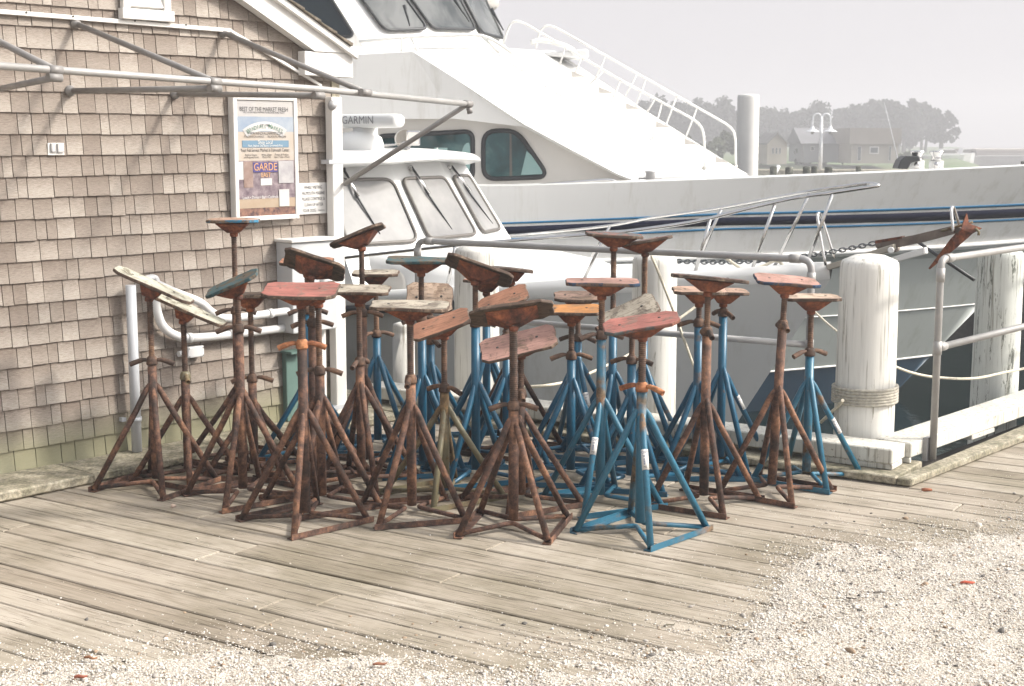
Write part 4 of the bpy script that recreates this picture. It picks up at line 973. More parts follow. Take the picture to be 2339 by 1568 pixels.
# anchor platform, anchor, chain, hoops
PLANKM = plain('bleached_wood', (.36, .33, .28), .7, 0, .2, 9, .3)
def C(x, y, l=0.0): return R3(x, y, l)
pl = [C(1885, 606), C(2022, 564), C(2045, 558), C(2112, 572), C(2110, 580), C(2048, 582), C(2024, 578), C(1890, 617)]
MB().prism([p + S_*.0 for p in [C(1885, 606, .07), C(2040, 558, .07), C(2042, 572, .07), C(1890, 618, .07)]], -S_*.14).build('bow_plank', PLANKM, sb, bevel=.004)
mb = MB(); mb.tube([C(2035, 572, .1), C(2035, 572, -.1)], .022, 12); mb.prism([C(1985, 604, .05), C(2108, 566, .05), C(2110, 582, .05), C(1990, 614, .05)], -S_*.1); mb.build('bow_roller', GEL, sb, bevel=.004)
def hoop(x0, y0, x1, y1, xt, yt, name_l):
    a, b2, tp_ = C(x0, y0, .07), C(x1, y1, -.07), C(xt, yt, 0); q = [a, a+(tp_-a)*.9+S_*.028*0, tp_, b2+(tp_-b2)*.9, b2]
    MB().tube(spline([a, a.lerp(tp_+S_*.035, .85), tp_+Z*.008, b2.lerp(tp_-S_*.035, .85), b2], 6), .010, 8).build('hoop', CHROME, sb)
hoop(1886, 607, 1906, 590, 1870, 490, ''); hoop(2178, 531, 2192, 520, 2176, 476, '')
anc = thing('anchor', C(2170, 545), 'rusty plough anchor hanging from the bow roller of the small boat', 'anchor')
mb = MB(); mb.prism([C(2000, 553, .022), C(2085, 538, .022), C(2176, 516, .022), C(2195, 521, .022), C(2190, 532, .022), C(2100, 556, .022), C(2030, 570, .022), C(2004, 572, .022)], -S_*.044)
mb.lathe([(0, -.035), (.018, -.035), (.018, .035), (0, .035)], C(2009, 561), S_, 12); mb.lathe([(0, -.035), (.015, -.035), (.015, .035), (0, .035)], C(2046, 571), S_, 12)
shk = plain('anchor_shank', (.15, .12, .10), .7, .2, .3, 14, .3); mb.build('shank', shk, anc, bevel=.003)
MB().prism([C(1998, 550, .030), C(2060, 540, .030), C(2060, 545, .030), C(2000, 557, .030)], -S_*.06).build('shank_plate', RUST_BR, anc)
mb = MB()
for l in (.10, -.10):
    tip = C(2124, 616, l*.35); top = C(2209, 488, l*.5); nose = C(2243, 522, l*.25); heel = C(2180, 545, 0)
    mb.add([tip, C(2175, 548, l*1.0), C(2196, 524, l*1.0), top, C(2214, 511, l*.5), nose, C(2222, 534, l*.6), C(2186, 566, l*.9)], [(0, 1, 7), (1, 2, 6, 7), (2, 3, 4), (2, 4, 5, 6)])
    mb.add([tip, heel, C(2175, 548, l*1.0)], [(0, 1, 2)]); mb.add([heel, C(2196, 524, 0), C(2196, 524, l), C(2175, 548, l)], [(0, 1, 2, 3)])
fk = mb.build('fluke', RUST_BR, anc); md = fk.modifiers.new('thick', 'SOLIDIFY'); md.thickness = .012
MB().tube([C(2150, 528, .03), C(2222, 508, .03)], .008, 8).tube([C(2228, 522, .05), C(2236, 530, .05), C(2235, 538, .05)], .009, 8).build('pin', OLIVE, anc)
STL = plain('chain_steel', (.13, .14, .15), .5, .7, .2, 30)
ca_, cb = C(1546, 597, .0), C(1998, 556, 0)
ln_ = (cb-ca_).length; nl = int(ln_/.034); mb = MB()
for i in range(nl):
    k = (i+.5)/nl; p = ca_.lerp(cb, k) - Z*.05*4*k*(1-k); d = (cb-ca_).normalized(); up_ = Z if i % 2 else S_; rt = d.cross(up_).normalized() ; up2 = rt.cross(d).normalized() if i % 2 else rt
    ringp = [p + d*math.cos(a)*.0255 + (Z if i % 2 == 0 else S_)*math.sin(a)*.0145 for a in [2*math.pi*j/10 for j in range(10)]]
    mb.tube(ringp, .0052, 5, closed=True)
tag(mb.build('anchor_chain', STL), 'galvanised chain running along the small boat bow to the anchor', 'chain')
tag(MB().tube([C(2095, 552, -.3), C(2150, 590, -.2), C(2225, 640, -.1)], .012, 8).build('bobstay', BLACK), 'dark thin stay slanting under the anchor', 'stay')
def drope(pix, r, label):
    tag(MB().tube(spline([C(x, y, l) for x, y, l in pix], 8), r, 7).build('bow_line', ROPE_M), label, 'rope')
drope([(1655, 586, .1), (1672, 600, .12), (1700, 615, .1), (1738, 610, .05), (1770, 596, .0), (1785, 603, 0), (1792, 620, .0)], .011, 'cream bow line looped over the foredeck of the small boat')
drope([(1762, 640, .1), (1775, 622, .12), (1790, 612, .1), (1802, 622, .1), (1788, 632, .1), (1776, 628, .1), (1800, 626, .12)], .012, 'knot of rope on the bow cleat of the small boat')

# ---------------------------------------------------------------- large white yacht
YC = 17.5
yt = thing('motor_yacht', V((0, YC, WZ)), 'big white motor yacht with navy and blue hull stripes filling the background', 'yacht')
def YP(x, y, Y): return P(x, y, Y)
LV = [(-2.2, .80, 0), (-1.5, .86, 0), (-1.0, .895, 0), (-.99, .90, 0), (-.36, .925, 0), (-.34, .935, 0), (.0, .94, 0), (.30, .945, 0), (.34, .975, .06), (.40, .985, .08), (.60, .985, .1), (.95, .992, .15), (1.10, .996, .17), (1.19, .998, .2)]
def y_stem(z): return 4.75 + (z+1.5)*.93 + max(0, z-.3)*.55
def y_half(x, z, k):
    d = y_stem(z) - x
    if d <= 0: return 0
    return 2.55*k*(1-(1-min(d/7.5, 1))**2.2)
xs = [-10, -8, -6, -4, -2.6, -1.3, 0, 1, 2, 3, 3.8, 4.5, 5.1, 5.6, 6.1, 6.5, 6.9, 7.3, 7.7, 8.1, 8.5]
def y_row(i, sgn):
    z0, k, up_ = LV[i]; pts = []
    xe = y_stem(z0 + up_)
    for j, x in enumerate(xs):
        x_ = min(x, xe) if j < len(xs)-1 else xe
        zz = z0 + up_*max(0, min(1.4, (x_)/6.2)) if x_ > 0 else z0
        if sgn < 0: zz -= max(0, z0-.5)*.55
        pts.append(V((x_, YC - sgn*y_half(x_, z0+up_, k), zz)))
    return pts
ANTI = plain('dark_blue_antifouling', (.008, .04, .075), .5, 0, .1, 3); BOOT = plain('blue_boot_stripe', (.03, .15, .32), .4, 0, .05, 3)
LOW_SHADE = gelcoat('shaded_lower_hull', (.36, .385, .37), .4)  # hull finish darkened in colour for the shade below the spray rail
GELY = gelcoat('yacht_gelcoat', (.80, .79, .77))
for_band = [ANTI, ANTI, BOOT, LOW_SHADE, LOW_SHADE, LOW_SHADE, LOW_SHADE, LOW_SHADE, GELY, GELY, GELY, GELY, GELY]
mats = [GELY, LOW_SHADE, ANTI, BOOT]; mi = [2, 2, 3, 1, 1, 1, 1, 1, 0, 0, 0, 0, 0]
mb = MB()
for sgn in (1, -1):
    R_ = [y_row(i, sgn) for i in range(len(LV))]
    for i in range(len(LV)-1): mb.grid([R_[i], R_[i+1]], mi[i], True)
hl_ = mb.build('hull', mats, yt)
tops, topf = y_row(len(LV)-1, 1), y_row(len(LV)-1, -1)
dk = MB(); dk.grid([[p+Z*.0 for p in tops], [V((p.x, YC-(YC-p.y)*.9, p.z+.012)) for p in tops], [V((p.x, YC-(YC-p.y)*.85, p.z-.10)) for p in tops], [V((p.x, YC+(p.y-YC)*.85, p.z-.10)) for p in topf], [V((p.x, YC+(p.y-YC)*.9, p.z+.012)) for p in topf], topf], 0, False)
dk.build('deck', GEL, yt)
MB().tube([p - Z*.02 - V((0, .004, 0)) for p in y_row(9, 1)], .028, 8).build('spray_rail', GEL, yt)
for zz, kk, rr_ in ((-.35, .934, .012), (-.98, .904, .018)):
    i_ = 5 if zz == -.35 else 3
    MB().tube([p - V((0, .004, 0)) for p in y_row(i_, 1)][:-4], rr_*.7, 6).build('strake', GELY, yt)
def stripe(lo_, hi_, mat, x_from):
    rows = [[], []]
    X = [x_from + (7.9-x_from)*i/26 for i in range(27)]
    for x in X:
        k = max(-.3, min(1.3, x/6.1)); za = float(np.interp(k, [-.3, 0, .36, 1, 1.3], lo_)); zb_ = float(np.interp(k, [-.3, 0, .36, 1, 1.3], hi_))
        for r_, z_ in ((0, za), (1, zb_)):
            # follow the hull between the two bounding levels
            i = 0
            lev = []
            for (z0, kk, up_) in LV: lev.append((z0 + up_*max(0, min(1.4, x/6.2)) if x > 0 else z0, y_half(x, z0+up_, kk)))
            for (zl, hb1), (zh, hb2) in zip(lev, lev[1:]):
                if zl <= z_ <= zh: hb_ = hb1 + (hb2-hb1)*(z_-zl)/(zh-zl+1e-9); break
            rows[r_].append(V((x, YC-hb_-.006, z_)))
    ob = MB().grid(rows, 0, True).build('stripe', mat, yt); md = ob.modifiers.new('t', 'SOLIDIFY'); md.thickness = .004; md.offset = 0
NAVY = plain('navy_stripe', (.006, .009, .028), .5, 0, .1, 3, 0, .08); SKYB = plain('blue_stripe', (.005, .15, .31), .45, 0, .06, 3)
stripe((.74, .792, .872, .905, .915), (.758, .812, .898, .936, .95), SKYB, -1.2); stripe((.64, .687, .764, .766, .766), (.712, .765, .848, .874, .885), NAVY, -1.2); stripe((.58, .624, .712, .725, .728), (.596, .642, .735, .751, .756), SKYB, -1.2)
# lower cabin
NY = 15.55
def q(x, y, Y=NY): return P(x, y, Y)
def slab(pts, depth, name, mat, parent=yt, bevel=.05, seg=3):
    return MB().prism(pts, V((0, depth, 0))).build(name, mat, parent, bevel=bevel, seg=seg)
slab([q(560, 442), q(560, 262), q(1087, 262), q(1200, 270), q(1425, 395), q(1480, 420), q(1480, 450)], 3.9, 'lower_cabin', GEL_W, bevel=.06)
# bulging upper house: side plus raked rounded front that runs back to the centreline
NU_Y = 15.35
side = [(560, 100), (800, 126), (943, 119), (1040, 180), (1195, 283), (1300, 340), (1411, 398), (1452, 414)]
near = [q(x, y, NU_Y) for x, y in side]
far = [q(x, y, 18.6) for x, y in ((950, 100), (1130, 119), (1275, 122), (1352, 172), (1478, 256), (1566, 312), (1660, 372), (1712, 403))]
mid = [a.lerp(b_, .5) + V((.22*(i > 1), 0, .05)) for i, (a, b_) in enumerate(zip(near, far))]
q1 = [a.lerp(b_, .22) + V((.12*(i > 1), 0, .03)) for i, (a, b_) in enumerate(zip(near, far))]
q3 = [a.lerp(b_, .78) + V((.14*(i > 1), 0, .03)) for i, (a, b_) in enumerate(zip(near, far))]
MB().grid([near, q1, mid, q3, far], 0, True).build('raked_foredeck', GEL, yt)
und_ = [(560, 274), (800, 274), (914, 273), (1000, 271), (1087, 272), (1195, 288), (1300, 345), (1411, 401), (1452, 416)]
sd_pts = [q(x, y, NU_Y) for x, y in side] + [q(x, y, NU_Y+.0) for x, y in ((1411, 405), (1300, 348), (1200, 292), (1130, 277), (1087, 271), (914, 272), (560, 274))]
MB().prism(sd_pts, V((0, .0, 0))) if False else MB().grid([[q(x, y, NU_Y-.012) for x, y in side], [q(x, y, NU_Y+.06) for x, y in ((560, 274), (800, 274), (943, 272), (1040, 272), (1195, 290), (1300, 346), (1411, 403), (1452, 418))], [q(x, y-2, NU_Y+.24) for x, y in ((560, 274), (800, 274), (943, 272), (1040, 272), (1195, 290), (1300, 346), (1411, 403), (1452, 418))]], 0, False).build('upper_side', GELY, yt)
slab([q(1400, 398, 15.6), q(1690, 399, 15.6)+V((0, 0, 0)), q(1712, 403, 15.6), q(1712, 440, 15.6), q(1400, 445, 15.6)], 2.6, 'foredeck_step', GEL, bevel=.03)
for a_, b_ in (((1141, 121, 16.6), (1497, 348, 16.6)),):
    pts_ = [near[2].lerp(far[2], .33), near[3].lerp(far[3], .33), near[4].lerp(far[4], .33), near[6].lerp(far[6], .33)]
for k_ in (.36, .93):
    MB().tube([q_a.lerp(q_b, 1) + V((0, 0, .012)) for q_a, q_b in zip([a.lerp(b2, k_) + V((.2*min(1, 4*k_*(1-k_))*(i > 1), 0, .045*4*k_*(1-k_))) for i, (a, b2) in enumerate(zip(near, far))][1:], [a.lerp(b2, k_) + V((.2*min(1, 4*k_*(1-k_))*(i > 1), 0, .045*4*k_*(1-k_))) for i, (a, b2) in enumerate(zip(near, far))][1:])], .012, 6).build('seam', GELY, yt)
# foredeck steps: grey wedges painted as the shade in their recesses
STEP_SHADE = plain('step_shade', (.55, .52, .48), .5)
for (x, y) in ((1305, 176), (1368, 213), (1430, 250), (1500, 292), (1564, 331), (1635, 372)):
    c_ = P(x, y, 16.85); MB().prism([c_, c_+V((.17, 0, .0)), c_+V((0, 0, .07))], V((0, .04, 0))).build('step_shade_wedge', STEP_SHADE, yt)
WRAIL = plain('white_rail', (.74, .73, .70), .4, 0, .04, 4)
def railp(pix, Y, r, name='handrail', mat=WRAIL, rad=.12): MB().tube(bend([P(x, y, Y) for x, y in pix], rad, 4), r, 8).build(name, mat, yt)
railp([(1148, 104), (1166, 50), (1188, 48), (1267, 94), (1411, 180), (1592, 277), (1608, 300), (1610, 388)], 16.9, .014)
railp([(1224, 110), (1234, 66), (1256, 56), (1361, 115), (1476, 180), (1664, 286), (1680, 305), (1681, 388)], 18.1, .014)
for a, b2 in (((1380, 124+38), (1348, 192)), ((1498, 224), (1475, 262)), ((1330, 130), (1305, 185)), ((1418, 184), (1395, 235)), ((1512, 236), (1490, 318)), ((1292, 108), (1278, 150))):
    railp([a, b2], 16.9, .011, 'rail_post')
for a, b2 in (((1456, 168), (1426, 225)), ((1476, 181), (1450, 248)), ((1592, 248), (1565, 318)), ((1385, 127), (1360, 180)), ((1545, 222), (1520, 290))):
    railp([a, b2], 18.1, .011, 'rail_post')
railp([(1150, 436), (1150, 434), (1260, 421), (1390, 411), (1408, 416), (1418, 430)], 15.15, .02, 'deck_rail', CHROME, .1)
for a, b2 in (((1212, 427), (1200, 440)), ((1340, 416), (1330, 430))): railp([a, b2], 15.15, .014, 'rail_post', CHROME)
# windows
m, nt, b = new_mat('tinted_glass'); co = coords(nt, (1, 1, 1)); n = noise(nt, co, 1.8, 5, .6, .5)
r = ramp(nt, n.outputs[0], [(.40, (.006, .024, .028)), (.56, (.02, .07, .075)), (.70, (.08, .16, .16))]); nt.links.new(r.outputs[0], b.inputs['Base Color']); b.inputs['Roughness'].default_value = .05; TG = m
YN = V((0, -1, 0))
w1 = pane([q(1104, 410, NY-.005), q(1254, 405, NY-.005), q(1180, 298, NY-.005), q(1104, 300, NY-.005)], YN, .14, TG, BLACK, 'window', yt, .025, .005)
w2 = pane([q(858, 413, NY-.005), q(1080, 413, NY-.005), q(1080, 300, NY-.005), q(858, 312, NY-.005)], YN, .10, TG, BLACK, 'window', yt, .025, .005)
w3 = pane([q(600, 413, NY-.005), q(830, 413, NY-.005), q(830, 312, NY-.005), q(600, 318, NY-.005)], YN, .10, TG, BLACK, 'window', yt, .025, .005)
SHADE = plain('pale_curtain', (.24, .38, .37), .3, 0, .15, 2); 
def qn(x, y): return q(x, y, NY-.016)
MB().prism([qn(1190, 400), qn(1246, 398), qn(1232, 372), qn(1203, 345)], YN*.004).build('curtain', SHADE, w1)
MB().prism([qn(1164, 302), qn(1168, 302), qn(1170, 405), qn(1164, 405)], YN*.004).build('mullion', FRM, w1)
mb = MB(); c_ = qn(1070, 358); mb.prism([c_ + V((math.cos(a)*.075*(1 if math.cos(a) < 0 else .3), 0, math.sin(a)*.15)) for a in [2*math.pi*i/20 for i in range(20)]], YN*.004); mb.build('lifebelt', SHADE, w2)
MB().prism([qn(992, 338), qn(1022, 338), qn(1022, 352), qn(990, 352)], YN*.004).build('curtain', SHADE, w2)
# pilothouse with raked windows
def ph(x, y, Y): return P(x, y, Y)
bot = [ph(480, 128, 16.3), ph(842, 122, 16.3), ph(900, 118, 16.5), ph(1010, 112, 17.0), ph(1105, 112, 17.9), ph(1165, 122, 19.0)]
sill = [ph(480, 95, 16.3), ph(822, 92, 16.3), ph(880, 86, 16.5), ph(986, 82, 17.0), ph(1092, 84, 17.9), ph(1150, 98, 19.0)]
topz = [ph(480, -120, 16.35), ph(668+18, -120, 16.4), ph(730, -120, 16.7), ph(838, -120, 17.2), ph(985, -120, 18.0), ph(1050, -120, 19.0)]
bulge = [p.lerp(q_, .5) for p, q_ in zip(bot, sill)]
mb = MB(); mb.grid([bot, sill, topz], 0, False); mb.build('pilothouse', GELY, yt)
def face_pane(i, u0, u1, v0, v1, name='window', glass=TG, skew=0):
    def s(u, v): a = sill[i].lerp(sill[i+1], u); b_ = topz[i].lerp(topz[i+1], u); return a.lerp(b_, v)
    n_ = (s(1, 0)-s(0, 0)).cross(s(0, 1)-s(0, 0)).normalized(); n_ = -n_ if n_.dot(CAM-s(.5, .5)) < 0 else n_
    return pane([s(u0, v0), s(u1, v0), s(u1, v1), s(u0, v1)], n_, .10, glass, BLACK, name, yt, .02, .05)
m, nt, b = new_mat('clear_pilothouse_glass'); co = coords(nt); n = noise(nt, co, 1.6, 4, .6, .4); r = ramp(nt, n.outputs[0], [(.35, (.03, .035, .037)), (.6, (.12, .125, .125))]); nt.links.new(r.outputs[0], b.inputs['Base Color']); b.inputs['Roughness'].default_value = .1; b.inputs['Specular IOR Level'].default_value = .3; PG = m
face_pane(0, .55, .985, .03, .75, glass=plain('dark_side_glass', (.012, .02, .026), .08, spec=.3)); face_pane(2, .02, .94, .05, .8, glass=PG); face_pane(3, .04, .95, .05, .8, glass=PG); face_pane(4, .06, .9, .02, .8, glass=PG)
for (x0, y0, x1, y1, Y) in ((923, 12, 936, 60, 16.75), (1035, -5, 1072, 50, 17.3), (1122, 20, 1150, 70, 18.2)):
    MB().tube([P(x0, y0, Y-.15), P(x1, y1, Y-.15)], [.02, .008], 8).build('wiper', BLACK, yt)
MB().lathe([(0, 0), (.25, 0), (.32, .06), (.32, .5), (0, .6)], P(1085, 25, 19.3), Z, 20).build('roof_brow', GEL_W, yt)
railp([(820, 96), (918, 86), (1080, 80), (1110, 84), (1140, 100), (1170, 122)], 15.9, .02); railp([(918, 85), (918, 124)], 15.9, .02, 'rail_post'); railp([(938, 86), (958, 124)], 15.9, .015, 'rail_post'); railp([(1100, 82), (1140, 122)], 15.9, .015, 'rail_post')
MB().prism([P(1225, 128, 17.8), P(1345, 133, 17.8), P(1345, 117, 17.8), P(1340, 112, 17.8), P(1236, 122, 17.8)], V((0, .6, 0))).build('upper_step', GEL, yt, bevel=.02)
MB().tube(spline([P(1212, 98, 17.8), P(1236, 93, 17.8), P(1275, 100, 17.8), P(1305, 112, 17.8), P(1312, 122, 17.8)], 5), .03, 8).build('anchor_ring', WRAIL, yt)
MB().tube(spline([P(1608, 383, 16.9), P(1625, 396, 17.2), P(1650, 399, 17.5), P(1670, 392, 17.9), P(1682, 380, 18.1)], 6), .02, 8).build('gate_rope', ROPE_M, yt)
# deck gear
bl = thing('mooring_bitt', P(1485, 422, 15.35), 'grey steel mooring bitt on the yacht side deck', 'bitt')
c_ = P(1485, 424, 15.4); MB().lathe([(0, 0), (.05, 0), (.05, .13), (.058, .14), (.058, .155), (0, .155)], c_, Z, 18).build('post', GALV, bl); MB().tube([c_+Z*.075-V((.125, 0, 0)), c_+Z*.075+V((.125, 0, 0))], .011, 8).build('cross_bar', GALV, bl)
for x, Y, lab in ((2094, 16.9, 'left-hand chrome windlass on the yacht bow beside the black cover'), (2138, 17.1, 'right-hand chrome windlass on the yacht bow')):
    t_ = thing('windlass', P(x, 384, Y), lab, 'windlass'); c_ = P(x, 388, Y)
    MB().lathe([(0, -.3), (.085, -.3), (.085, .10), (.09, .105), (0, .105)], c_, Z, 20).build('base', GEL, t_)
    MB().lathe([(0, .106), (.07, .106), (.055, .14), (.06, .17), (.085, .20), (.085, .22), (.05, .225), (0, .225)], c_, Z, 20).build('drum', CHROME, t_)
    MB().lathe([(.0, .02), (.03, .02), (.04, 0)], c_+V((-.02, -.085, .055)), V((0, -1, 0)), 14).build('cap', CHROME, t_)
cc = P(2075, 360, 16.7); mb = MB(); mb.prism([P(x, y, 16.7) for x, y in ((2050, 386), (2058, 366), (2070, 357), (2100, 357), (2103, 368), (2082, 372), (2074, 387))], V((0, .25, 0)))
tag(mb.build('winch_cover', BLACK, bevel=.01), 'black cover over the gear beside the windlass on the yacht bow', 'cover')
# ---------------------------------------------------------------- far shore
LEAF = plain('pine_foliage', (.032, .042, .028), .9, 0, .35, 1.5); LEAF2 = plain('bush_foliage', (.09, .11, .055), .9, 0, .3, 1.5); BARK = plain('bark', (.09, .075, .06), .9, 0, .2, 3)
m, nt, b = new_mat('shore_grass'); co = coords(nt, rand=False); n = noise(nt, co, .3, 6, .6); r = ramp(nt, n.outputs[0], [(.35, (.12, .13, .07)), (.65, (.10, .17, .06))]); nt.links.new(r.outputs[0], b.inputs['Base Color']); b.inputs['Roughness'].default_value = .95; GRASS = m
# land
Yl = 122
xsn = [P(x, 385, 130).x for x in (600, 1300, 1500, 1750, 1900, 2060, 2150, 2230, 2280)]
zt = lambda x, y: -1.45 + min(1, max(0, (y-Yl)/10))*.45 + max(0, min(1, (y-Yl-8)/25))*.25
mb = MB(); rows = []
xe = P(2185, 385, 140).x
for y in [Yl, Yl+3, Yl+8, Yl+14, Yl+25, Yl+60, Yl+120, Yl+230]:
    rows.append([V((x, y + 2.5*mnoise.noise(V((x*.08, 0, 0))), (WZ-.4 if y == Yl else zt(x, y)) + .12*mnoise.noise(V((x*.1, y*.1, 3))))) for x in np.linspace(-60, xe*y/140, 50)] + [V((xe*y/140+4, y, WZ-.4))])
mb.grid(rows, 0, True); tag(mb.build('far_shore', GRASS), kind='structure')
def leaf_crown(c, rx, ry, rz, n, size, seed, shape='round', mat=LEAF, parent=None):
    g_ = np.random.default_rng(seed); cl = []
    nb = 80 if shape != 'bush' else 20
    for i in range(nb):
        v_ = g_.normal(size=3); v_ /= np.linalg.norm(v_); rr_ = g_.uniform(.25, .95)
        p = np.array([v_[0]*rx*rr_, v_[1]*ry*rr_, v_[2]*rz*rr_])
        if shape == 'pine': k = max(.18, 1-.75*((p[2]/rz+1)/2)); p[0] *= k*1.15; p[1] *= k*1.15
        cl.append((p, g_.uniform(.12, .30)*min(rx, rz)))
    cl.append((np.zeros(3), min(rx, rz)*.45)); idx = g_.integers(0, len(cl), n)
    cen = np.array([cl[i][0] for i in idx]); rad = np.array([cl[i][1] for i in idx])
    d = g_.normal(size=(n, 3)); d /= np.linalg.norm(d, axis=1)[:, None]
    pts = cen + d*rad[:, None]*g_.uniform(.5, 1.08, n)[:, None] + np.array(c) - np.array(origin_of(parent))
    a = g_.normal(size=(n, 3)); a /= np.linalg.norm(a, axis=1)[:, None]; b_ = np.cross(a, g_.normal(size=(n, 3))); b_ /= np.linalg.norm(b_, axis=1)[:, None]
    s = size*g_.uniform(.6, 1.3, n)[:, None]
    v = np.stack([pts-a*s, pts-b_*s*.6, pts+a*s, pts+b_*s*.6], 1).reshape(-1, 3)
    me = bpy.data.meshes.new('crown'); me.from_pydata(v.tolist(), [], (np.arange(n)[:, None]*4+np.arange(4)).tolist()); me.materials.append(mat)
    return link(bpy.data.objects.new('crown', me), parent)
def tree(x, ytop, ybase, wpx, Y, label, shape='round', seed=1, n=1500, mat=LEAF, trunks=1, low=.28, name='tree', group='hazy trees on the far shore'):
    k = Y/3249; top = P(x, ytop, Y).z; zb_ = zt(0, Y)-.05; cx = P(x, 350, Y).x; h = top-zb_; w_ = wpx*k/2
    t = thing(name, V((cx, Y, zb_)), label, 'tree' if shape != 'bush' else 'shrub', group)
    if shape != 'bush':
        for i in range(trunks):
            ox = (i-(trunks-1)/2)*w_*.55; MB().tube([V((cx+ox, Y, zb_)), V((cx+ox*.9+.1, Y, zb_+h*.4)), V((cx+ox*.6-.1, Y, zb_+h*.85))], [.16*Y/134, .11*Y/134, .04], 7).build('trunk', BARK, t)
    zc_ = zb_ + h*(1+low)/2; leaf_crown((cx, Y, zc_), w_, w_*.8, h*(1-low)/2*1.02, n, .24*(Y/134)**.8, seed, shape, mat, t); return t
TR = [(1505, 222, 110, 'round', 'hazy tree furthest left above the yacht stair rail'), (1580, 232, 110, 'round', 'low rounded hazy tree seen through the yacht handrails'), (1655, 226, 110, 'pine', 'hazy tree just left of the tall white piling'),
      (1760, 248, 100, 'round', 'hazy tree just right of the tall white piling'), (1808, 246, 90, 'round', 'hazy tree behind the small gabled cottage'), (1868, 236, 90, 'pine', 'hazy pine behind the double street lamp'),
      (1925, 240, 80, 'pine', 'slender hazy pine right of the double street lamp'), (1985, 230, 110, 'round', 'tall hazy tree behind the flat-topped house'), (2035, 226, 110, 'pine', 'tallest hazy pine behind the right end of the flat-topped house'),
      (2085, 232, 120, 'round', 'hazy spreading pine right of the flat-topped house'), (2130, 260, 110, 'round', 'outermost hazy pine at the right end of the grove'),
      (1543, 238, 100, 'round', 'hazy tree between the two handrails of the yacht stairs'), (1618, 240, 110, 'pine', 'hazy tree touching the lower bend of the yacht handrail'), (1722, 246, 90, 'round', 'hazy tree hidden behind the tall white piling'), (1838, 250, 90, 'round', 'hazy tree between the gabled cottage and the lamp post'), (1955, 246, 90, 'round', 'hazy tree above the left end of the flat-topped house'), (2062, 240, 100, 'round', 'hazy tree above the right corner of the flat-topped house')]
for i, (x, yt_, w_, sh_, lab) in enumerate(TR):
    tree(x, yt_-4, 395, w_*1.15, 222+(i*7 % 11)*1.6, lab, sh_, 40+i, 4600, LEAF, 2 if 7 < i < 11 else 1, .30 if 7 < i < 11 else .08)
t_ = tree(2150, 300, 395, 70, 222, 'low wind-bent bough of pine reaching out over the shore at the right of the grove', 'round', 77, 900, LEAF, 1, .45)
for i, (x, yt_, w_, lab) in enumerate([(1545, 300, 140, 'dark hazy shrub mass seen between the yacht stair rails'), (1640, 300, 120, 'hazy shrubs left of the tall white piling'), (1712, 310, 90, 'hazy shrubs behind the tall white piling'), (1832, 330, 60, 'shrub between the cottage and the lamp post'), (1905, 320, 90, 'shrub beside the grey low house'), (2070, 345, 60, 'shrub at the right end of the flat-topped house')]):
    tree(x, yt_, 395, w_, 134+i*.5, lab, 'bush', 90+i, 1200, LEAF2, 1, .0, 'shrub', 'hazy shrubs on the far shore')
# houses
def house(x0, x1, ye, yr, yb, Y, depth, wallc, roofc, label, gable='front', wins=(), name='house'):
    a, b_ = P(x0, ye, Y), P(x1, ye, Y); zb_ = P(x0, yb, Y).z; zr_ = P(x0, yr, Y).z; ze = a.z
    t = thing(name, V(((a.x+b_.x)/2, Y+depth/2, zb_)), label, 'house')
    wm = plain('house_wall', wallc, .8, 0, .08, .5); rm = plain('house_roof', roofc, .85, 0, .12, .6)
    dY = V((0, depth, 0)); xm = (a.x+b_.x)/2
    MB().prism([V((a.x, Y, zb_)), V((b_.x, Y, zb_)), V((b_.x, Y, ze)), V((a.x, Y, ze))] if gable != 'front' else [V((a.x, Y, zb_)), V((b_.x, Y, zb_)), V((b_.x, Y, ze)), V((xm, Y, zr_-.08)), V((a.x, Y, ze))], dY).build('wall', wm, t)
    mb = MB()
    if gable == 'front':
        for s in (-1, 1):
            e = V((xm+s*(b_.x-xm)*1.12, Y-.2, ze-.12*(zr_-ze))); mb.hexa([e, V((xm, Y-.2, zr_-.02)), V((xm, Y+depth+.2, zr_-.02)), e+V((0, depth+.4, 0)), e+Z*.12, V((xm, Y-.2, zr_+.1)), V((xm, Y+depth+.2, zr_+.1)), e+V((0, depth+.4, .12))])
    elif gable == 'side':
        mb.prism([V((a.x-.3, Y-.3, ze-.02)), V((a.x-.3, Y+depth/2, zr_)), V((a.x-.3, Y+depth+.3, ze-.02))], V((b_.x-a.x+.6, 0, 0)))
    else: mb.prism([V((a.x-.2, Y-.2, ze)), V((b_.x+.2, Y-.2, ze)), V((b_.x+.2, Y-.2, zr_)), V((a.x-.2, Y-.2, zr_))], V((0, depth+.4, 0)))
    mb.build('roof', rm, t)
    for (wx0, wx1, wy0, wy1) in wins:
        p0, p1 = P(wx0, wy1, Y-.04), P(wx1, wy0, Y-.04); mb = MB(); mb.prism([p0, V((p1.x, p0.y, p0.z)), p1, V((p0.x, p0.y, p1.z))], V((0, .036, 0))); f = mb.build('window', TRIM, t)
        g_ = .12*(p1.x-p0.x); MB().prism([p0+V((g_, -.02, g_)), V((p1.x-g_, p0.y-.02, p0.z+g_)), V((p1.x-g_, p0.y-.02, p1.z-g_)), V((p0.x+g_, p0.y-.02, p1.z-g_))], V((0, .018, 0))).build('pane', plain('dark_pane', (.08, .09, .1), .1), f)
    return t
house(1753, 1798, 328, 305, 376, 128, 6, (.40, .36, .30), (.20, .19, .18), 'small pale gabled cottage on the far shore right of the tall piling', 'front', ((1763, 1768, 338, 352), (1771, 1776, 338, 352), (1779, 1784, 338, 352)))
house(1836, 1928, 328, 292, 372, 132, 7, (.26, .27, .28), (.17, .17, .18), 'low grey house half hidden behind the double street lamp', 'side', ((1852, 1860, 335, 345),))
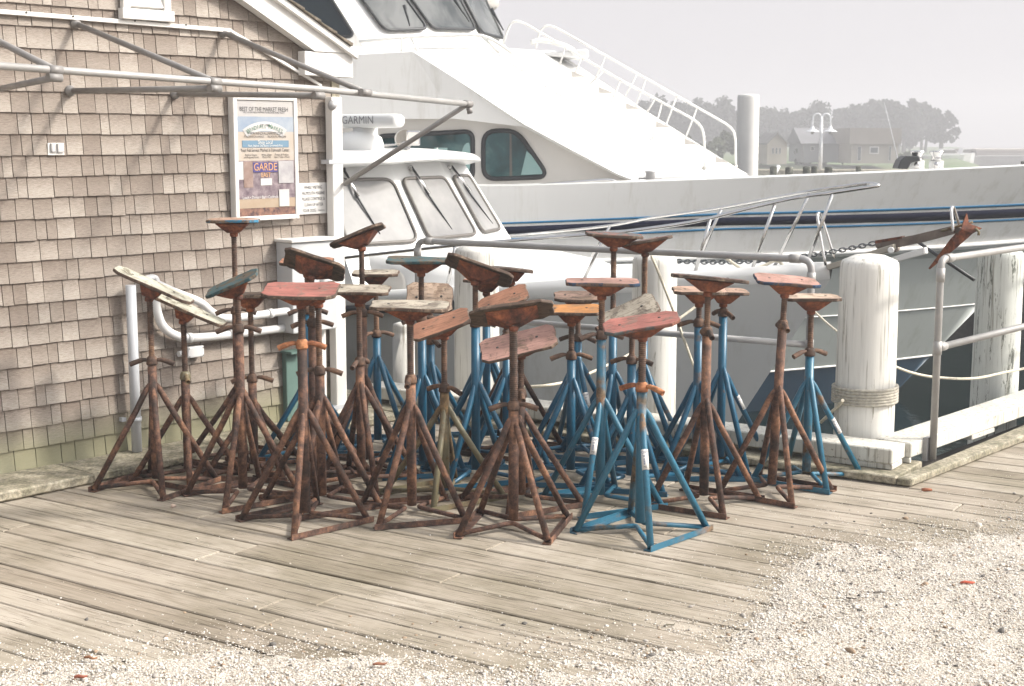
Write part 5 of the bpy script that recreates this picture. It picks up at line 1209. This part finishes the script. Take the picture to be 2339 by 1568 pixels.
house(1945, 2052, 330, 293, 374, 127, 8, (.34, .31, .27), (.28, .25, .22), 'wide shingled house with pale columns on the far shore', 'flat', ((1958, 1968, 335, 368), (1986, 2008, 335, 352), (2030, 2036, 335, 368)))
house(2232, 2420, 345, 341, 382, 170, 10, (.40, .37, .35), (.44, .40, .37), 'long low hazy shed on the far quay at the right edge', 'flat')
# far quay and small far boats
tag(MB().box(V((P(2350, 385, 168).x, 172, -1.3)), V((14, 0, 0)), V((0, 6, 0)), V((0, 0, .8))).build('quay', plain('quay_concrete', (.35, .34, .33), .9)), kind='structure')
def far_boat(x, Y, L_, label):
    t = thing('motor_boat', V((P(x, 380, Y).x, Y, WZ)), label, 'boat', 'far moored boats'); c_ = V((P(x, 380, Y).x, Y, WZ))
    rows = []
    for s, wv in ((-1, .8), (-.6, 1), (0, 1), (.5, .8), (.85, .4), (1.05, .02)): rows.append([c_+V((s*L_*.94, -wv*1.0*.7, -.1)), c_+V((s*L_, -wv*1.1, 1.1+.25*max(0, s))), c_+V((s*L_, wv*1.1, 1.1+.25*max(0, s))), c_+V((s*L_*.94, wv*.7, -.1))])
    mb = MB(); mb.grid(rows, 0, False); mb.add(rows[0], [(0, 1, 2, 3)]); mb.build('hull', GEL, t)
    MB().hexa([c_+V((-.5*L_, -.8, 1.1)), c_+V((.35*L_, -.8, 1.15)), c_+V((.35*L_, .8, 1.15)), c_+V((-.5*L_, .8, 1.1)), c_+V((-.4*L_, -.7, 1.85)), c_+V((.1*L_, -.7, 1.85)), c_+V((.1*L_, .7, 1.85)), c_+V((-.4*L_, .7, 1.85))]).build('cabin', GEL, t)
    MB().hexa([c_+V((-.42*L_, -.82, 1.35)), c_+V((.22*L_, -.82, 1.35)), c_+V((.22*L_, -.79, 1.35)), c_+V((-.42*L_, -.79, 1.35)), c_+V((-.36*L_, -.78, 1.7)), c_+V((.13*L_, -.78, 1.7)), c_+V((.13*L_, -.75, 1.7)), c_+V((-.36*L_, -.75, 1.7))]).build('window', FRM, t)
far_boat(2168, 165, 2.8, 'left one of two hazy white motor boats far off beyond the yacht bow')
far_boat(2212, 172, 2.4, 'right one of two hazy white motor boats far off beyond the yacht bow')
# dark timber bulkhead added behind the yacht's bow to darken the water's reflection
dkt = rusty('dark_bulkhead', (.008, .010, .009), (.018, .02, .017), (.035, .034, .028))
bh = thing('bulkhead', V((9, 22.6, WZ)), 'added dark timber bulkhead half hidden beneath the yacht bow, darkening the water reflection', 'bulkhead')
MB().box(V((10.5, 22.6, -.75)), V((6.3, 0, 0)), V((0, .12, 0)), V((0, 0, 1.65))).build('planking', dkt, bh)
for i in range(9): MB().tube([V((4.5+i*1.5, 22.35, -2.4)), V((4.5+i*1.5, 22.35, .98))], .13, 10).build('pile', dkt, bh)
MB().box(V((10.5, 22.3, .35)), V((6.3, 0, 0)), V((0, .06, 0)), V((0, 0, .1))).build('waling', RUST_BR, bh)
# harbour piles and lamp post on a distant pier
tall = V((P(1708, 300, 23).x, 23, 0)); piling(tall, 25*23/3270, P(1708, 216, 23).z, 'tall white piling standing up behind the yacht foredeck', TRIM, dome=.005)
pg = rusty('dark_wet_pile', (.03, .04, .03), (.06, .065, .045), (.2, .2, .16))
for i, (x, yt_, w_, lab) in enumerate([(1767, 381, 17, 'dark stub pile furthest left, under the small cottage'), (1803, 382, 19, 'dark stub pile second from the left on the far pier'), (1842, 381, 17, 'dark stub pile just left of the lamp post'), (1860, 380, 14, 'dark stub pile touching the left side of the lamp post'), (1893, 382, 19, 'dark stub pile just right of the lamp post'), (1961, 380, 13, 'dark stub pile under the wide shingled house'), (2336, 369, 9, 'dark pile at the extreme right edge of the photo')]):
    Y = 42.0; piling(V((P(x, 380, Y).x, Y, 0)), w_*Y/3270/2, P(x, yt_, Y).z, lab, pg, 12, .01)
pier = MB().box(V((P(1900, 395, 80).x, 80.5, -.25)), V((7.5, 0, 0)), V((0, 1.6, 0)), V((0, 0, .12)))
for i in range(6): pier.tube([V((P(1740, 390, 80).x+i*2.2, 79.2, WZ-.5)), V((P(1740, 390, 80).x+i*2.2, 79.2, -.38))], .14, 8)
tag(pier.build('far_pier', PADW), 'low grey pier on the far side of the harbour carrying the lamp post', 'pier')
Yp = 80; lp = thing('street_lamp', P(1873, 388, Yp), 'white double gooseneck lamp post on the far pier', 'street lamp')
k = Yp/3249; bx0 = P(1873, 395, Yp); bx0.z = -.13
LW = plain('lamp_white', (.75, .76, .78), .4)
MB().tube([bx0, V((bx0.x, Yp, P(1873, 268, Yp).z))], [.12, .075], 12).build('post', LW, lp)
for s in (-1, 1):
    tz = P(1873, 266, Yp).z; pts = [V((bx0.x, Yp, tz-.1)), V((bx0.x+s*.12, Yp, tz+.10)), V((bx0.x+s*.30, Yp, tz+.13)), V((bx0.x+s*.46, Yp, tz)), V((bx0.x+s*.50, Yp, tz-.35)), V((bx0.x+s*.50, Yp, tz-.62))]
    MB().tube(spline(pts, 5), .045, 8).build('arm', LW, lp)
    MB().lathe([(.06, .26), (.09, .22), (.12, .10), (.36, -.02), (.40, -.06), (0, -.05)], V((bx0.x+s*.50, Yp, tz-.80)), Z, 20).build('lamp_shade', LW, lp)
    MB().lathe([(0, -.16), (.08, -.13), (.10, -.06), (.1, .0)], V((bx0.x+s*.50, Yp, tz-.83)), Z, 14).build('globe', plain('lamp_glass', (.5, .5, .5), .2), lp)
tag(MB().tube([P(2056, 387, 60), P(2036, 300, 60), P(2020, 235, 60)], [.024, .016, .008], 6).build('whip_aerial', LW), 'thin pale whip aerial leaning in the haze left of the windlasses', 'aerial')
tag(MB().tube([P(1745+20, 388, 45)-Z*.3, P(1779, 378, 45)], .06, 8).build('mooring_post', LW), 'small white post beside the dark stub piles', 'post')

# ---------------------------------------------------------------- crushed shell gravel
edge_px = [(-700, 1550), (-200, 1530), (0, 1518), (110, 1500), (200, 1488), (320, 1482), (500, 1470), (640, 1484), (720, 1494), (860, 1490), (1010, 1512), (1150, 1508), (1290, 1490), (1430, 1478), (1543, 1460), (1640, 1446), (1700, 1415), (1730, 1380), (1755, 1335), (1775, 1300), (1815, 1275), (1870, 1252), (1950, 1240), (2040, 1238), (2110, 1232), (2200, 1215), (2340, 1185), (2700, 1120), (3300, 990)]
E = [G(x, y) for x, y in edge_px]; ex_ = np.array([p.x for p in E]); ey_ = np.array([p.y for p in E])
def edge_y(x): return np.interp(x, ex_, ey_)
def vnoise(x, y, s, sd=0):                      # cheap smooth numpy noise
    g_ = np.random.default_rng(sd).random((64, 64)); xx = (x*s) % 64; yy = (y*s) % 64
    i = np.floor(xx).astype(int) % 64; j = np.floor(yy).astype(int) % 64; fx = xx-np.floor(xx); fy = yy-np.floor(yy); fx = fx*fx*(3-2*fx); fy = fy*fy*(3-2*fy)
    i1 = (i+1) % 64; j1 = (j+1) % 64
    return g_[i, j]*(1-fx)*(1-fy)+g_[i1, j]*fx*(1-fy)+g_[i, j1]*(1-fx)*fy+g_[i1, j1]*fx*fy
def depth_in(x, y):                             # metres inside the gravel (positive) with a ragged rim
    return edge_y(x) + .09 - y + (vnoise(x, y, 2.3, 3)-.5)*.20 + (vnoise(x, y, 11, 4)-.5)*.14 + (vnoise(x, y, 31, 14)-.5)*.10
m, nt, b = new_mat('crushed_shell'); co = coords(nt, rand=False)
vo = N(nt, 'ShaderNodeTexVoronoi'); vo.inputs['Scale'].default_value = 110; nt.links.new(co, vo.inputs['Vector'])
sp = N(nt, 'ShaderNodeSeparateColor'); nt.links.new(vo.outputs['Color'], sp.inputs[0])
r = ramp(nt, sp.outputs[0], [(0, (.24, .20, .165)), (.12, (.42, .38, .32)), (.4, (.55, .51, .455)), (1, (.68, .645, .595))])
dk_ = ramp(nt, vo.outputs['Distance'], [(.25, (1,)*3), (.55, (.55, .52, .48))]); c = mixc(nt, .8, r.outputs[0], dk_.outputs[0], 'MULTIPLY')
nt.links.new(c, b.inputs['Base Color']); b.inputs['Roughness'].default_value = .9; bump(nt, b, vo.outputs['Distance'], .9, -.004); SHEET = m
nx, ny = 380, 300; X_, Y_ = np.meshgrid(np.linspace(-4.5, 6.5, nx), np.linspace(1.0, 8.2, ny))
D_ = depth_in(X_, Y_); Zg = np.clip((D_-.18)/.35, -.1, 1)*.012 + (vnoise(X_, Y_, 14, 8)-.5)*.004 - .0005
vv = np.stack([X_, Y_, Zg], -1).reshape(-1, 3); idx = np.arange(nx*ny).reshape(ny, nx)
qd = np.stack([idx[:-1, :-1], idx[:-1, 1:], idx[1:, 1:], idx[1:, :-1]], -1).reshape(-1, 4); keep = (D_[:-1, :-1] > .16).reshape(-1) & ~((NU.x*X_+NU.y*Y_ > qK-.12)[:-1, :-1].reshape(-1) & ((X_-K0.x)*NW.x+(Y_-K0.y)*NW.y < .3)[:-1, :-1].reshape(-1))
me = bpy.data.meshes.new('gravel_bed'); me.from_pydata(vv.tolist(), [], qd[keep].tolist()); me.materials.append(SHEET); me.polygons.foreach_set('use_smooth', [True]*len(me.polygons))
tag(link(bpy.data.objects.new('gravel_bed', me)), kind='stuff')
yard = MB().box(V((0, -20, -.16)), V((60, 0, 0)), V((0, 20.9, 0)), V((0, 0, .15)))
tag(yard.build('yard', SHEET), kind='structure')
# loose stones
base_v = np.array([(1, 0, 0), (-1, 0, 0), (0, 1, 0), (0, -1, 0), (0, 0, 1), (0, 0, -1)], float); base_f = np.array([(0, 2, 4), (2, 1, 4), (1, 3, 4), (3, 0, 4), (2, 0, 5), (1, 2, 5), (3, 1, 5), (0, 3, 5)])
# rounder stone: subdivided octahedron
def subdiv(v, f):
    v = [tuple(p) for p in v]; out = []; cache = {}
    def midp(a, b_):
        k_ = (min(a, b_), max(a, b_))
        if k_ not in cache: p = (np.array(v[a])+np.array(v[b_]))/2; p /= np.linalg.norm(p); cache[k_] = len(v); v.append(tuple(p))
        return cache[k_]
    for a, b_, c_ in f: ab, bc, ca_ = midp(a, b_), midp(b_, c_), midp(c_, a); out += [(a, ab, ca_), (ab, b_, bc), (ca_, bc, c_), (ab, bc, ca_)]
    return np.array(v), np.array(out)
sv, sf = subdiv(base_v, base_f)
def stones(name, n, xy, zz, sz, mats, seed, fine=False):
    g_ = np.random.default_rng(seed); bv, bf = (sv, sf) if fine else (base_v, base_f); k_ = len(bv); n = len(xy)
    sc3 = sz[:, None]*np.stack([g_.uniform(.7, 1.3, n), g_.uniform(.55, 1.0, n), g_.uniform(.25, .7, n)], 1)
    an = g_.uniform(0, 2*math.pi, n); tx = g_.normal(0, .35, n); p = bv[None]*sc3[:, None, :]*(1+g_.uniform(-.22, .22, (n, k_, 1)))
    p = np.stack([p[..., 0], p[..., 1]*np.cos(tx)[:, None]-p[..., 2]*np.sin(tx)[:, None], p[..., 1]*np.sin(tx)[:, None]+p[..., 2]*np.cos(tx)[:, None]], -1)
    x = p[..., 0]*np.cos(an)[:, None]-p[..., 1]*np.sin(an)[:, None]+xy[:, :1]; y = p[..., 0]*np.sin(an)[:, None]+p[..., 1]*np.cos(an)[:, None]+xy[:, 1:2]; z_ = p[..., 2]+zz[:, None]+sc3[:, 2:3]*.35
    v = np.stack([x, y, z_], -1).reshape(-1, 3); f = (bf[None]+np.arange(n)[:, None, None]*k_).reshape(-1, 3)
    me = bpy.data.meshes.new(name); me.vertices.add(len(v)); me.vertices.foreach_set('co', v.ravel()); me.loops.add(len(f)*3); me.loops.foreach_set('vertex_index', f.ravel())
    me.polygons.add(len(f)); me.polygons.foreach_set('loop_start', np.arange(len(f))*3); me.polygons.foreach_set('loop_total', np.full(len(f), 3)) if bpy.app.version < (4, 0, 0) else None
    for mm in mats: me.materials.append(mm)
    pm = g_.choice(len(mats), n, p=PROB) if len(mats) == len(PROB) else np.zeros(n, int)
    me.polygons.foreach_set('material_index', np.repeat(pm, len(bf))); me.update(); me.validate(); return tag(link(bpy.data.objects.new(name, me)), kind='stuff')
SM = [plain('shell_white', (.70, .665, .62), .7, 0, .06, 20), plain('shell_cream', (.62, .56, .48), .75, 0, .08, 20), plain('shell_grey', (.36, .33, .30), .8, 0, .1, 20), plain('stone_brown', (.30, .22, .15), .85, 0, .2, 20), plain('stone_dark', (.12, .11, .10), .85, 0, .2, 20)]
PROB = [.42, .38, .13, .045, .025]
def scatter(n, lo, hi, sd, rule):
    g_ = np.random.default_rng(sd); x = g_.uniform(-3.6, 4.6, n); y = g_.uniform(2.9, 8.0, n); d = depth_in(x, y)
    keep = rule(d, g_.random(n), x, y) & (np.abs(x) < y*.40+.3); xy = np.stack([x, y], 1)[keep]; d = d[keep]
    sz = g_.uniform(lo, hi, len(xy))*np.where(g_.random(len(xy)) < .08, g_.uniform(1.5, 2.4, len(xy)), 1.0); zz = np.clip((d-.18)/.35, 0, 1)*.012
    ok = ~((xy @ np.array([NU.x, NU.y]) > qK-.14) & ((xy[:, 0]-K0.x)*NW.x+(xy[:, 1]-K0.y)*NW.y < .22)) & (((xy[:, 0]-A0.x)*NW.x+(xy[:, 1]-A0.y)*NW.y) > .4); return xy[ok], zz[ok], sz[ok]
xy, zz, sz = scatter(1150000, .0020, .0050, 5, lambda d, r_, x, y: (d > -.22) & (r_ < np.clip((d+.22)/.50, 0, 1)**1.6*.62))
stones('shell_gravel', 0, xy, zz, sz, SM, 6)
# fragments strewn over the planks, thinning away from the gravel
xy, zz, sz = scatter(500000, .0014, .0034, 9, lambda d, r_, x, y: (d <= .05) & (r_ < .10*np.exp(d/.30) + .0045*(x > -.2)*np.exp(np.minimum(d, 0)/1.6) + .0008))
stones('scattered_shell', 0, xy, zz, sz, SM, 10)
# shell caught in the gaps between planks
g_ = np.random.default_rng(12); n = 15000; kk = g_.integers(0, 26, n); s = g_.uniform(-3, 4.5, n); qv = qK+.03-kk*pitch-pitch+.004+g_.normal(0, .004, n)
xy = np.stack([NU.x*qv+U.x*s, NU.y*qv+U.y*s], 1); d = depth_in(xy[:, 0], xy[:, 1]); kp = (d < .1) & (g_.random(n) < .9*np.exp(d/.55)); xy = xy[kp]
stones('gap_shell', 0, xy, np.full(len(xy), -.003), g_.uniform(.002, .0045, len(xy)), SM, 13)
PROB = [.0, .12, .28, .35, .25]
xy, zz, sz = scatter(16000, .005, .0105, 21, lambda d, r_, x, y: (d > -.35) & (r_ < .10)); stones('pebbles', 0, xy, zz, sz, SM, 22, True)
# single bits of litter
def chip(x, y, L_, w_, col, label, name, cat, zo=.006, crook=.2, yaw=0):
    c_ = G(x, y, zo+.012 if depth_in(np.array([G(x, y).x]), np.array([G(x, y).y]))[0] > 0 else zo); a = V((math.cos(yaw), math.sin(yaw), 0)); n_ = V((-a.y, a.x, 0))
    tag(MB().tube([c_-a*L_/2, c_-a*L_/6+n_*crook*L_*.3, c_+a*L_/4-n_*crook*L_*.2, c_+a*L_/2+n_*crook*L_*.2], [w_*.7, w_, w_*.8, w_*.5], 7).build(name, plain(name+'_colour', col, .8, 0, .3, 40)), label, cat)
chip(2117, 1119, .05, .009, (.28, .10, .05), 'short rusty bolt lying on the planks right of the stands', 'loose_bolt', 'bolt', .009, 0, -.1)
chip(2211, 1331, .055, .006, (.45, .09, .05), 'bright red bent scrap on the shell gravel at the right', 'red_scrap', 'scrap', .008, .4, 0)
chip(868, 1517, .045, .005, (.22, .09, .05), 'reddish brown twig on the gravel at the bottom centre', 'twig', 'twig', .006, .4, .2)
chip(206, 1503, .045, .005, (.26, .12, .06), 'curled brown leaf on the gravel at the lower left', 'dry_leaf', 'leaf', .006, .5, -.2)
chip(184, 1546, .04, .006, (.24, .07, .04), 'dark red leaf on the gravel near the lower left corner', 'dry_leaf', 'leaf', .006, .4, .1)
chip(2010, 1353, .05, .003, (.08, .07, .06), 'thin dark twig on the gravel right of the red-padded stand', 'twig', 'twig', .006, .1, .05)
chip(1945, 1367, .04, .003, (.07, .06, .05), 'short black twig on the gravel rim', 'twig', 'twig', .006, .1, -.3)
chip(1530, 1428, .05, .003, (.10, .09, .06), 'wispy twig lying where planks meet gravel', 'twig', 'twig', .006, .6, .5)
chip(396, 1156, .022, .010, (.55, .42, .34), 'pinkish pebble on the planks in front of the leftmost stand', 'pebble', 'pebble', .009, .0, 0)
